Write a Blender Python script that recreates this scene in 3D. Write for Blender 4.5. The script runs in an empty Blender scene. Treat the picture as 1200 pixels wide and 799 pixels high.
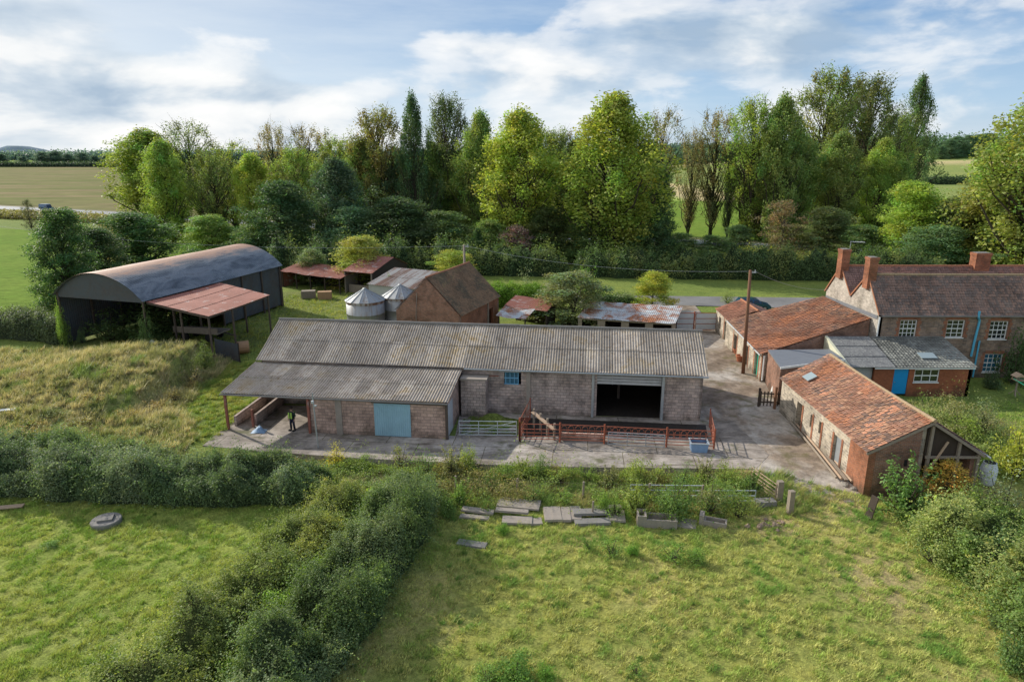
import bpy, math, random
import numpy as np
from mathutils import Vector
random.seed(7)
R = math.radians
sc = bpy.context.scene
col = sc.collection
rng = np.random.default_rng(11)

# ---------------------------------------------------------------- camera
F, CX, CY, H = 800.0, 600.0, 399.5, 19.0        # survey drone at 19 m, 24 mm equivalent lens
PITCH = math.atan((CY - 178) / F)
SP, CP = math.sin(PITCH), math.cos(PITCH)
cam = bpy.data.cameras.new('camera'); cam.sensor_width = 36; cam.lens = 24
cam.clip_end = 20000; cam.clip_start = 0.5
camo = bpy.data.objects.new('camera', cam); col.objects.link(camo)
camo.location = (0, 0, H); camo.rotation_euler = (math.pi / 2 - PITCH, 0, 0)
sc.camera = camo
sc.render.resolution_x, sc.render.resolution_y = 1024, 681

def P(px, py, z=0.0):
    """the point at height z seen at that spot of the survey photograph"""
    a = (px - CX) / F; b = (py - CY) / F
    d = (H - z) / (SP + b * CP)
    return Vector((a * d, d * (CP - b * SP), z))
def zat(py, Y):
    b = (py - CY) / F
    return H - Y * (SP + b * CP) / (CP - b * SP)

# ---------------------------------------------------------------- noise (numpy value noise)
def _h(ix, iy, seed):
    n = (ix.astype(np.int64) * 374761393 + iy.astype(np.int64) * 668265263 + seed * 69069) & 0x7fffffff
    n = ((n ^ (n >> 13)) * 1274126177) & 0x7fffffff
    return ((n ^ (n >> 16)) & 0xffff) / 65535.0
def vn(x, y, seed=0):
    x = np.asarray(x, float); y = np.asarray(y, float)
    ix = np.floor(x); iy = np.floor(y); fx = x - ix; fy = y - iy
    fx = fx * fx * (3 - 2 * fx); fy = fy * fy * (3 - 2 * fy)
    a = _h(ix, iy, seed); b = _h(ix + 1, iy, seed); c = _h(ix, iy + 1, seed); d = _h(ix + 1, iy + 1, seed)
    return a + (b - a) * fx + (c - a) * fy + (a - b - c + d) * fx * fy
def fbm(x, y, seed=0, o=3):
    r = 0; s = 0; A = 1.0
    for i in range(o):
        r = r + A * vn(np.asarray(x) * 2 ** i, np.asarray(y) * 2 ** i, seed + i * 17); s += A; A *= .5
    return r / s
def sst(a, b, x):
    t = np.clip((np.asarray(x, float) - a) / (b - a), 0, 1); return t * t * (3 - 2 * t)

# ---------------------------------------------------------------- terrain
def y_edge(x): return 42.75 - .083 * (x + 20.8) - .25
def seg_d(x, y, poly):
    """signed distance to a closed polygon, positive inside"""
    x = np.asarray(x, float); y = np.asarray(y, float)
    best = np.full(np.broadcast(x, y).shape, 1e9); ins = np.zeros(best.shape, bool)
    n = len(poly)
    for i in range(n):
        (x1, y1), (x2, y2) = poly[i], poly[(i + 1) % n]
        dx, dy = x2 - x1, y2 - y1
        t = np.clip(((x - x1) * dx + (y - y1) * dy) / (dx * dx + dy * dy), 0, 1)
        best = np.minimum(best, np.hypot(x - x1 - t * dx, y - y1 - t * dy))
        if y1 != y2:
            c = ((y1 > y) != (y2 > y)) & (x < (x2 - x1) * (y - y1) / (y2 - y1) + x1)
            ins ^= c
    return np.where(ins, best, -best)
MOUND = [(-41, 60.6), (-28.6, 60.4), (-29.2, 51), (-33, 47.6), (-40, 48.6), (-52, 57), (-49, 62)]
def ground(x, y):
    x = np.asarray(x, float); y = np.asarray(y, float)
    ea = sst(13.5, 17, x); z = -.3 * (1 - ea * sst(48, 60, y) - (1 - ea) * sst(61.5, 68, y))
    w = np.where(x > 13, .6 + (x - 13) * 1.2, np.where(x < -20, .6 + (-20 - x) * .8, .6))
    w = np.clip(w, .6, 7)
    z = z - .45 * sst(0, 1, (y_edge(x) - y) / w + 0.0)
    d = seg_d(x, y, MOUND)
    right = sst(-33, -29, x)
    wid = 4.5 * (1 - right) + .8 * right
    m = sst(0, 1, (d + wid * .7) / wid)
    z = z + m * (.75 + 1.6 * sst(48, 58, y) * sst(-46, -33, x) + .45 * (fbm(x * .35, y * .35, 5) - .5))
    # soft bumps in grass
    yard = ((x > -21) & (x < 40) & (y > y_edge(x) - .4) & (y < 60)).astype(float)
    z = z - .06 * (1 - yard) * fbm(x * .8, y * .8, 3) - .02
    # rising land far right and far left
    z = z + 17 * sst(250, 900, y) * sst(120, 450, x)
    return z
def G(px, py, dz=0.0):
    z = 0.0
    for _ in range(8):
        p = P(px, py, z); z = float(ground(p.x, p.y))
    p = P(px, py, z); p.z += dz
    return p

# ---------------------------------------------------------------- materials
MATS = {}
class NT:
    def __init__(s, m): s.t = m.node_tree; s.t.nodes.clear()
    def n(s, typ, ins=None, **props):
        nd = s.t.nodes.new('ShaderNode' + typ)
        for k, v in props.items(): setattr(nd, k, v)
        for k, v in (ins or {}).items():
            sk = nd.inputs[k]
            if isinstance(v, bpy.types.NodeSocket): s.t.links.new(v, sk)
            else:
                if isinstance(v, tuple) and len(v) == 3 and sk.type == 'RGBA': v = v + (1,)
                sk.default_value = v
        return nd
    def math(s, op, a, b=0.0, c=None):
        d = {0: a, 1: b}
        if c is not None: d[2] = c
        return s.n('Math', d, operation=op).outputs[0]
    def mix(s, f, a, b, mode='MIX'):
        nd = s.n('Mix', {0: f, 6: a, 7: b}, data_type='RGBA', blend_type=mode); return nd.outputs[2]
    def ramp(s, f, stops, interp='LINEAR'):
        nd = s.n('ValToRGB', {0: f}); cr = nd.color_ramp; cr.interpolation = interp
        while len(cr.elements) > 1: cr.elements.remove(cr.elements[-1])
        for i, (p, c) in enumerate(stops):
            e = cr.elements[0] if i == 0 else cr.elements.new(p)
            e.position = p; e.color = (c if len(c) == 4 else tuple(c) + (1,)) if isinstance(c, tuple) else (c, c, c, 1)
        return nd.outputs[0]
    def noise(s, vec, scale, detail=4, rough=.55, dist=0.0):
        return s.n('TexNoise', {'Vector': vec, 'Scale': scale, 'Detail': detail, 'Roughness': rough, 'Distortion': dist}).outputs[0]
    def map(s, vec, sc_=(1, 1, 1), loc=(0, 0, 0)):
        return s.n('Mapping', {'Vector': vec, 'Scale': sc_, 'Location': loc}).outputs[0]
    def bump(s, h, dist, strength=1.0):
        return s.n('Bump', {'Height': h, 'Distance': dist, 'Strength': strength}).outputs[0]
    def out(s, sh): s.n('OutputMaterial', {0: sh})
    def pbr(s, colr, rough=.8, normal=None, metal=0.0, spec=.3, **kw):
        d = {'Base Color': colr, 'Roughness': rough, 'Metallic': metal, 'Specular IOR Level': spec}
        if normal is not None: d['Normal'] = normal
        nd = s.n('BsdfPrincipled', d); s.out(nd.outputs[0]); return nd
def mat(name):
    def deco(fn):
        m = bpy.data.materials.new(name); m.use_nodes = True
        t = NT(m); tc = t.n('TexCoord'); fn(t, tc.outputs['Object'], tc.outputs['UV']); MATS[name] = m
        return fn
    return deco
def plain(name, c, rough=.7, var=.25, scale=6.0, metal=0.0, spec=.3, bump=.004):
    @mat(name)
    def _(t, o, uv):
        n = t.noise(o, scale, 5, .65)
        c2 = t.mix(n, tuple(x * (1 - var) for x in c), tuple(min(1, x * (1 + var)) for x in c))
        t.pbr(c2, rough, t.bump(t.noise(o, scale * 4, 3), bump), metal, spec)

@mat('ground')
def _(t, o, uv):
    at = t.n('Attribute', attribute_name='Col').outputs['Color']
    n1 = t.noise(o, .55, 6, .62); n2 = t.noise(o, 4.5, 4, .6); n3 = t.noise(o, .03, 4)
    v = t.ramp(n1, [(.3, (.78, .84, .72)), (.5, (1, 1, 1)), (.7, (1.2, 1.12, .95))])
    v2 = t.ramp(n2, [(.3, .62), (.6, 1.15), (.75, 1.3)])
    v3 = t.ramp(n3, [(.35, (.9, .95, .9)), (.65, (1.12, 1.05, 1.0))])
    c = t.mix(1.0, t.mix(1.0, t.mix(1.0, t.mix(1.0, at, (2.2, 2.15, 2.0), 'MULTIPLY'), v, 'MULTIPLY'), v2, 'MULTIPLY'), v3, 'MULTIPLY')
    t.pbr(c, .95, t.bump(t.noise(o, 5, 5, .7), .12), 0, .1)

@mat('field_stubble')
def _(t, o, uv):
    mp = t.map(o, (.012, .05, 1)); n = t.noise(mp, 1.0, 5, .6); n2 = t.noise(o, .08, 5, .7)
    rows = t.n('TexWave', {'Vector': o, 'Scale': .09, 'Distortion': 1.2, 'Detail': 2.0}, bands_direction='Y').outputs[1]
    c = t.ramp(n, [(.32, (.13, .15, .04)), (.5, (.185, .175, .065)), (.62, (.24, .185, .095)), (.75, (.155, .17, .045))])
    c = t.mix(1, c, t.ramp(n2, [(.3, .8), (.7, 1.2)]), 'MULTIPLY')
    c = t.mix(.10, c, rows, 'OVERLAY')
    t.pbr(c, 1, t.bump(n2, .3), 0, .05)
@mat('field_green')
def _(t, o, uv):
    n = t.noise(o, .05, 5, .6); n2 = t.noise(t.map(o, (.5, 1.6, 1)), .9, 5, .7)
    c = t.ramp(n, [(.3, (.13, .22, .028)), (.7, (.20, .27, .045))])
    c = t.mix(1, c, t.ramp(n2, [(.3, .62), (.62, 1.2)]), 'MULTIPLY')
    t.pbr(c, 1, t.bump(n2, .25), 0, .05)
@mat('field_pale')
def _(t, o, uv):
    n = t.noise(t.map(o, (.01, .03, 1)), 1.0, 5, .6)
    t.pbr(t.ramp(n, [(.3, (.20, .19, .10)), (.7, (.30, .25, .15))]), 1, None, 0, .05)
@mat('concrete')
def _(t, o, uv):
    n1 = t.noise(o, .22, 6, .65, .4); n2 = t.noise(o, 1.6, 6, .7); n3 = t.noise(o, .5, 5, .6); n4 = t.noise(o, 14, 3)
    c = t.ramp(n1, [(.3, (.17, .14, .115)), (.5, (.37, .315, .27)), (.68, (.53, .47, .415))])
    c = t.mix(1, c, t.ramp(n2, [(.3, .55), (.6, 1.1)]), 'MULTIPLY')
    n6 = t.noise(t.map(o, (.5, 1.4, 1)), .55, 7, .7, 1.0)
    c = t.mix(t.ramp(n6, [(.52, 0.0), (.62, .75)]), c, (.13, .105, .08))
    c = t.mix(t.ramp(n3, [(.58, 0.0), (.68, .8)]), c, (.10, .105, .035))
    wob = t.n('VectorMath', {0: t.map(o, (1, 1, 1), (1.5, .8, 0)), 1: t.n('VectorMath', {0: t.n('TexNoise', {'Vector': o, 'Scale': 1.5, 'Detail': 4.0}).outputs[1], 'Scale': .10}, operation='SCALE').outputs[0]}, operation='ADD').outputs[0]
    rot = t.n('VectorRotate', {'Vector': wob, 'Angle': .10}, rotation_type='Z_AXIS').outputs[0]
    jn = t.n('TexBrick', {'Vector': rot, 'Color1': (1, 1, 1), 'Color2': (.86, .87, .88), 'Mortar': (.34, .33, .22), 'Scale': 1.0, 'Mortar Size': .035, 'Brick Width': 4.6, 'Row Height': 3.1, 'Mortar Smooth': .6}).outputs[0]
    c = t.mix(1, c, jn, 'MULTIPLY')
    t.pbr(c, .85, t.bump(t.math('ADD', n2, t.math('MULTIPLY', n4, .3)), .03), 0, .25)
@mat('yard_dirt')
def _(t, o, uv):
    n1 = t.noise(o, .16, 6, .65, .5); n2 = t.noise(o, 1.8, 6, .7); n3 = t.noise(o, .42, 5, .6, .6); n4 = t.noise(o, 12, 3)
    c = t.ramp(n1, [(.33, (.17, .125, .09)), (.47, (.29, .225, .17)), (.56, (.43, .375, .32)), (.7, (.54, .49, .44))])
    c = t.mix(1, c, t.ramp(n2, [(.28, .5), (.62, 1.12)]), 'MULTIPLY')
    c = t.mix(t.ramp(n3, [(.54, 0.0), (.66, .75)]), c, (.12, .11, .04))
    t.pbr(c, .9, t.bump(t.math('ADD', n2, t.math('MULTIPLY', n4, .4)), .06), 0, .2)
@mat('asphalt')
def _(t, o, uv):
    n = t.noise(o, .3, 6, .65); n2 = t.noise(o, 9, 3)
    c = t.ramp(n, [(.3, (.15, .145, .14)), (.7, (.24, .23, .225))])
    t.pbr(t.mix(1, c, t.ramp(n2, [(.3, .85), (.7, 1.12)]), 'MULTIPLY'), .75, t.bump(n2, .01), 0, .4)
@mat('road_pale')
def _(t, o, uv):
    n = t.noise(o, .12, 5)
    t.pbr(t.ramp(n, [(.3, (.16, .165, .175)), (.7, (.21, .215, .225))]), .5, None, 0, .5)

def masonry(name, c1, c2, mortar, bw, bh, mort=.012, stain=.45, wob=0.0, moss=0.0, bump=.012):
    @mat(name)
    def _(t, o, uv):
        v = uv
        if wob: v = t.n('VectorMath', {0: uv, 1: t.n('VectorMath', {0: t.n('TexNoise', {'Vector': o, 'Scale': 2.2, 'Detail': 3.0}).outputs[1], 'Scale': wob}, operation='SCALE').outputs[0]}, operation='ADD').outputs[0]
        b = t.n('TexBrick', {'Vector': v, 'Color1': c1, 'Color2': c2, 'Mortar': mortar, 'Scale': 1.0, 'Mortar Size': mort, 'Brick Width': bw, 'Row Height': bh, 'Mortar Smooth': .3, 'Bias': 0.0})
        n1 = t.noise(o, .7, 6, .68, .3); n2 = t.noise(o, 5, 5, .7)
        c = t.mix(1, b.outputs[0], t.ramp(n2, [(.28, .80), (.5, 1.0), (.72, 1.15)]), 'MULTIPLY')
        c = t.mix(1, c, t.ramp(n1, [(.34, 1 - stain), (.55, 1.0), (.75, 1.15)]), 'MULTIPLY')
        if moss: c = t.mix(t.ramp(t.noise(o, .5, 5, .6), [(.55, 0.0), (.7, moss)]), c, (.10, .10, .05))
        hh = t.math('ADD', t.math('MULTIPLY', b.outputs[1], -1.0), t.math('MULTIPLY', n2, .8))
        sz = t.n('SeparateXYZ', {0: o}).outputs[2]; dn = t.math('ADD', sz, t.math('MULTIPLY', t.math('SUBTRACT', n1, .5), 2.4))
        c = t.mix(t.ramp(dn, [(0.0, .6), (.55, 0.0)]), c, (.07, .062, .045))
        t.pbr(c, .9, t.bump(hh, bump), 0, .15)
masonry('block_wall', (.56, .435, .375), (.41, .335, .30), (.29, .245, .22), .46, .23, .018, .5)
masonry('block_wall_pink', (.60, .41, .33), (.44, .305, .25), (.33, .25, .21), .46, .23, .018, .5)
masonry('brick_red', (0.442, 0.15, 0.0715), (0.286, 0.104, 0.0585), (0.312, 0.247, 0.182), .225, .075, .010, .45)
masonry('brick_new', (0.45, 0.144, 0.065), (0.362, 0.112, 0.0562), (0.325, 0.188, 0.125), .225, .075, .008, .25)
masonry('brick_old', (0.377, 0.176, 0.111), (0.234, 0.124, 0.091), (0.351, 0.286, 0.234), .24, .085, .012, .55, .03)
masonry('stone_pale', (0.594, 0.499, 0.378), (0.324, 0.27, 0.223), (0.567, 0.499, 0.405), .36, .19, .03, .45, .12)
masonry('stone_house', (0.351, 0.236, 0.169), (0.196, 0.149, 0.128), (0.324, 0.257, 0.196), .40, .14, .02, .5, .08)
masonry('stone_gable', (0.525, 0.475, 0.413), (0.375, 0.338, 0.294), (0.475, 0.425, 0.362), .42, .2, .03, .4, .14, .3)

@mat('asbestos')
def _(t, o, uv):
    n1 = t.noise(o, .30, 6, .68, .5); n2 = t.noise(o, 2.6, 6, .78); n3 = t.noise(t.map(o, (1.3, .22, .22)), 1.6, 4); n5 = t.noise(o, 11, 3, .75)
    c = t.ramp(n1, [(.3, (.25, .21, .18)), (.5, (.36, .31, .26)), (.7, (.43, .375, .315))])
    c = t.mix(1, c, t.ramp(n3, [(.3, .85), (.7, 1.12)]), 'MULTIPLY')
    c = t.mix(t.ramp(n2, [(.50, 0.0), (.64, .8)]), c, (.21, .155, .105))
    c = t.mix(t.math('MULTIPLY', t.ramp(n1, [(.52, 0.0), (.68, 1.0)]), t.ramp(n2, [(.38, .2), (.6, .9)])), c, (.30, .205, .085))
    c = t.mix(t.ramp(n5, [(.58, 0.0), (.70, .85)]), c, (.62, .60, .56))
    sp = t.n('SeparateXYZ', {0: o}); cell = t.n('CombineXYZ', {0: t.math('FLOOR', t.math('DIVIDE', sp.outputs[0], 1.02)), 1: t.math('FLOOR', t.math('DIVIDE', sp.outputs[1], 2.31))}).outputs[0]
    wn = t.n('TexWhiteNoise', {'Vector': cell}, noise_dimensions='2D').outputs[0]
    c = t.mix(1, c, t.ramp(wn, [(0, .82), (.85, 1.06), (.93, 1.28)]), 'MULTIPLY')
    t.pbr(c, .9, t.bump(n2, .012), 0, .15)
@mat('slate_mossy')
def _(t, o, uv):
    n1 = t.noise(o, 1.1, 6, .7); n2 = t.noise(o, 6, 5, .75)
    c = t.ramp(n1, [(.3, (.13, .13, .135)), (.7, (.23, .225, .22))])
    c = t.mix(t.ramp(n2, [(.5, 0.0), (.64, .85)]), c, (.36, .36, .33))
    t.pbr(c, .85, t.bump(n2, .02), 0, .25)
def rusty(name, base, rust, lo, hi, rough=.6, white=0.0, sc=.6, metal=.25, an=(1, 1, 1)):
    @mat(name)
    def _(t, o, uv):
        n1 = t.noise(t.map(o, an), sc, 6, .7, .6); n2 = t.noise(o, 4, 6, .75); n3 = t.noise(o, .9, 6, .7, .8)
        f = t.ramp(t.math('ADD', t.math('MULTIPLY', n1, .75), t.math('MULTIPLY', n2, .25)), [(lo, 0.0), (hi, 1.0)])
        rc = t.mix(t.ramp(n2, [(.3, 0.0), (.7, 1.0)]), tuple(x * .6 for x in rust), tuple(x * 1.25 for x in rust))
        bc = t.mix(n2, tuple(x * .75 for x in base), tuple(min(1, x * 1.2) for x in base))
        c = t.mix(f, bc, rc)
        if white: c = t.mix(t.ramp(n3, [(.57, 0.0), (.66, white)]), c, (.46, .44, .42))
        nd = t.pbr(c, rough, t.bump(n2, .006), 0, .35)
        t.t.links.new(t.math('MULTIPLY', t.math('SUBTRACT', 1.0, f), metal), nd.inputs['Metallic'])
rusty('rust_red', (0.39, 0.169, 0.13), (0.286, 0.0975, 0.065), .3, .6, .7, .75)
rusty('rust_mix', (0.546, 0.572, 0.585), (0.325, 0.124, 0.052), .44, .56, .6, .3)
rusty('zinc_stripe', (.42, .40, .375), (.20, .11, .075), .46, .54, .6, .2, .8, .25, (1.6, .12, .12))
rusty('zinc', (.36, .37, .375), (.24, .185, .145), .50, .64, .5, .15, .9, .4, (2.2, 2.2, .25))
rusty('zinc_dark', (.085, .098, .115), (.08, .062, .055), .45, .7, .6)
rusty('red_steel', (0.432, 0.12, 0.066), (0.24, 0.09, 0.054), .4, .65, .6)
@mat('dutch_roof')
def _(t, o, uv):
    n1 = t.noise(t.map(o, (1.4, .35, .4)), .8, 6, .7, .7); n2 = t.noise(o, 4, 5, .7)
    z = t.n('SeparateXYZ', {0: o}).outputs[2]
    top = t.math('ADD', t.ramp(t.math('DIVIDE', z, 8.2), [(.83, 0.0), (.94, .85)]), t.math('MULTIPLY', t.math('SUBTRACT', n1, .5), 1.6))
    c = t.ramp(n1, [(.3, (.05, .06, .075)), (.45, (.125, .145, .17)), (.58, (.21, .23, .255)), (.75, (.085, .085, .095))])
    c = t.mix(t.ramp(top, [(.35, 0.0), (.75, 1.0)]), c, t.mix(n2, (.24, .11, .065), (.46, .30, .22)))
    t.pbr(c, .55, t.bump(n2, .006), .15, .4)
plain('hill_haze', (.10, .165, .21), 1.0, .25, .02, bump=0.0)  # distance haze mixed into the hill's own colour
plain('galv', (.42, .45, .47), .45, .2, 3, .5, .5)
plain('galv_pale', (.52, .56, .58), .5, .15, 3, .3, .5)
plain('steel_dark', (.10, .075, .06), .7, .4, 3)
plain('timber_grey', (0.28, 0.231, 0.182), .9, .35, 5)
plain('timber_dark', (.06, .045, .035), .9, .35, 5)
plain('timber_pole', (.19, .095, .055), .85, .3, 3)
plain('timber_pale', (.42, .30, .21), .85, .25, 4)
plain('bark', (.075, .062, .045), .95, .35, 4, bump=.02)
plain('ivy_bark', (.045, .05, .022), .95, .4, 4, bump=.02)
plain('white_paint', (.78, .78, .76), .5, .08, 3)
plain('cream_render', (.62, .60, .44), .8, .2, 2)
plain('pale_render', (.46, .46, .46), .85, .3, 2)
plain('lead', (.17, .18, .20), .6, .2, 3)
plain('blue_paint', (.012, .30, .66), .45, .12, 3)
plain('blue_pipe', (.10, .42, .62), .45, .12, 3)
plain('blue_sheet', (0.288, 0.463, 0.55), .55, .35, .9, .1)
plain('blue_frame', (.16, .40, .60), .5, .2, 3)
plain('blue_tub', (.22, .34, .52), .5, .25, 3)
plain('white_plastic', (.66, .70, .74), .45, .06, 2)
plain('black_inside', (.02, .018, .016), .95, .3, 2)
plain('slurry', (.030, .024, .020), .7, .5, 1.4, bump=.05)
plain('stone_grey', (.25, .225, .195), .9, .35, 4, bump=.02)
plain('slab_grey', (.31, .265, .225), .9, .3, 3, bump=.01)
plain('slab_dark', (.22, .205, .19), .9, .3, 3, bump=.01)
plain('rubble', (.30, .215, .16), .95, .4, 4, bump=.02)
plain('terracotta', (.42, .15, .08), .8, .2, 4)
plain('ridge_tile', (.36, .26, .16), .9, .35, 3)
plain('ridge_red', (.36, .16, .09), .9, .3, 3)
plain('cloth_white', (.72, .71, .68), .9, .1, 3)
plain('tarp_blue', (.25, .36, .50), .6, .5, 9)
plain('rubber', (.02, .02, .02), .8, .2, 4)
plain('skin', (.42, .26, .19), .6, .1, 4)
plain('hair', (.03, .02, .015), .8, .2, 9)
plain('trousers', (.022, .026, .045), .9, .25, 9)
plain('hivis', (.36, .55, .10), .7, .1, 6)
plain('dark_jacket', (.025, .04, .035), .85, .2, 6)
plain('straw_bale', (.38, .23, .13), .95, .3, 6, bump=.02)
plain('line_green', (.02, .30, .20), .5, .1, 4)
plain('curtain', (.55, .53, .48), .9, .15, 3)
@mat('car_blue')
def _(t, o, uv):
    t.n('BsdfPrincipled'); nd = t.pbr((.012, .075, .17), .22, None, .4, .5); nd.inputs['Coat Weight'].default_value = .7
@mat('glass')
def _(t, o, uv): t.pbr((.018, .022, .028), .06, None, 0, .8)
@mat('glass_sky_blue')
def _(t, o, uv): t.pbr((.035, .13, .20), .08, None, 0, .8)  # blue base; on the house pane it stands for reflected sky
@mat('rooflight')
def _(t, o, uv): t.pbr((.30, .36, .37), .15, None, .0, .7)
@mat('lamp_red')
def _(t, o, uv): t.pbr((.3, .01, .01), .2, None, 0, .5)
@mat('tile')
def _(t, o, uv):
    at = t.n('Attribute', attribute_name='Col').outputs['Color']
    n = t.noise(o, 7, 5, .75); n2 = t.noise(o, .5, 6, .65, .6); n3 = t.noise(o, 16, 3, .7)
    c = t.mix(1, t.mix(1, at, (1.72, 1.85, 1.8), 'MULTIPLY'), t.ramp(n, [(.28, .55), (.5, 1.0), (.75, 1.3)]), 'MULTIPLY')
    c = t.mix(1, c, t.ramp(n2, [(.32, .62), (.55, 1.05), (.75, 1.2)]), 'MULTIPLY')
    c = t.mix(t.ramp(n3, [(.60, 0.0), (.75, .55)]), c, (.33, .27, .19))
    t.pbr(c, .85, t.bump(n, .008), 0, .2)
@mat('leaf')
def _(t, o, uv):
    at = t.n('Attribute', attribute_name='Col').outputs['Color']
    oc = t.n('ObjectInfo').outputs['Color']
    c = t.mix(1, t.mix(1, at, oc, 'MULTIPLY'), (1.95, 1.95, 1.8), 'MULTIPLY')
    p = t.n('BsdfPrincipled', {'Base Color': c, 'Roughness': .55, 'Specular IOR Level': .22})
    tr = t.n('BsdfTranslucent', {'Color': t.mix(1, c, (1.2, 1.3, .6), 'MULTIPLY')})
    t.out(t.n('MixShader', {0: .42, 1: p.outputs[0], 2: tr.outputs[0]}).outputs[0])
@mat('grass_blade')
def _(t, o, uv):
    at = t.n('Attribute', attribute_name='Col').outputs['Color']
    c = t.mix(1, at, (2.5, 2.45, 2.2), 'MULTIPLY')
    g = t.n('NewGeometry').outputs['Normal']
    nn = t.n('VectorMath', {0: t.n('VectorMath', {0: t.n('VectorMath', {0: g, 'Scale': .45}, operation='SCALE').outputs[0], 1: (0, 0, 1)}, operation='ADD').outputs[0]}, operation='NORMALIZE').outputs[0]
    p = t.n('BsdfPrincipled', {'Base Color': c, 'Roughness': .6, 'Specular IOR Level': .2, 'Normal': nn})
    tr = t.n('BsdfTranslucent', {'Color': t.mix(1, c, (1.2, 1.2, .6), 'MULTIPLY')})
    t.out(t.n('MixShader', {0: .25, 1: p.outputs[0], 2: tr.outputs[0]}).outputs[0])
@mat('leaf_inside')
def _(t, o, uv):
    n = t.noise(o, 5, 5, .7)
    c = t.mix(1, t.n('ObjectInfo').outputs['Color'], t.ramp(n, [(.3, .4), (.7, .9)]), 'MULTIPLY')  # darker than the leaves: shade inside the hedge put into the colour
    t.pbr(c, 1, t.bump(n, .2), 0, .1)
M = MATS

# ---------------------------------------------------------------- object helpers
def tag(o, label=None, cat=None, group=None, kind=None):
    if label: o['label'] = label
    if cat: o['category'] = cat
    if group: o['group'] = group
    if kind: o['kind'] = kind
    return o
def thing(name, label, cat, loc=(0, 0, 0), rz=0.0, group=None):
    o = bpy.data.objects.new(name, None); col.objects.link(o)
    o.location = loc; o.rotation_euler = (0, 0, rz); o.empty_display_size = .3
    return tag(o, label, cat, group)
def link(name, me, parent=None, c=None):
    o = bpy.data.objects.new(name, me); col.objects.link(o); o.parent = parent
    if c: o.color = tuple(c) + (1,)
    return o
def copy_tree(o, parent=None):
    c = o.copy(); col.objects.link(c); c.parent = parent
    for ch in list(o.children): copy_tree(ch, c)
    return c
def np_mesh(name, V, Fq, m, colr=None, smooth=False, uv=None):
    """V (n,3), Fq (m,k) all faces of k corners"""
    me = bpy.data.meshes.new(name); V = np.asarray(V, np.float32); Fq = np.asarray(Fq, np.int32)
    k = Fq.shape[1]; nf = len(Fq)
    me.vertices.add(len(V)); me.vertices.foreach_set('co', V.ravel())
    me.loops.add(nf * k); me.loops.foreach_set('vertex_index', Fq.ravel())
    me.polygons.add(nf); me.polygons.foreach_set('loop_start', np.arange(0, nf * k, k, dtype=np.int32))
    me.polygons.foreach_set('loop_total', np.full(nf, k, np.int32))
    if smooth: me.polygons.foreach_set('use_smooth', np.ones(nf, bool))
    if colr is not None:
        a = me.color_attributes.new('Col', 'FLOAT_COLOR', 'POINT')
        cc = np.ones((len(V), 4), np.float32); cc[:, :3] = colr
        a.data.foreach_set('color', cc.ravel())
    if uv is not None:
        l = me.uv_layers.new(name='UVMap'); l.data.foreach_set('uv', np.asarray(uv, np.float32)[Fq.ravel()].ravel())
    me.update(calc_edges=True)
    if m: me.materials.append(m)
    return me

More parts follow.
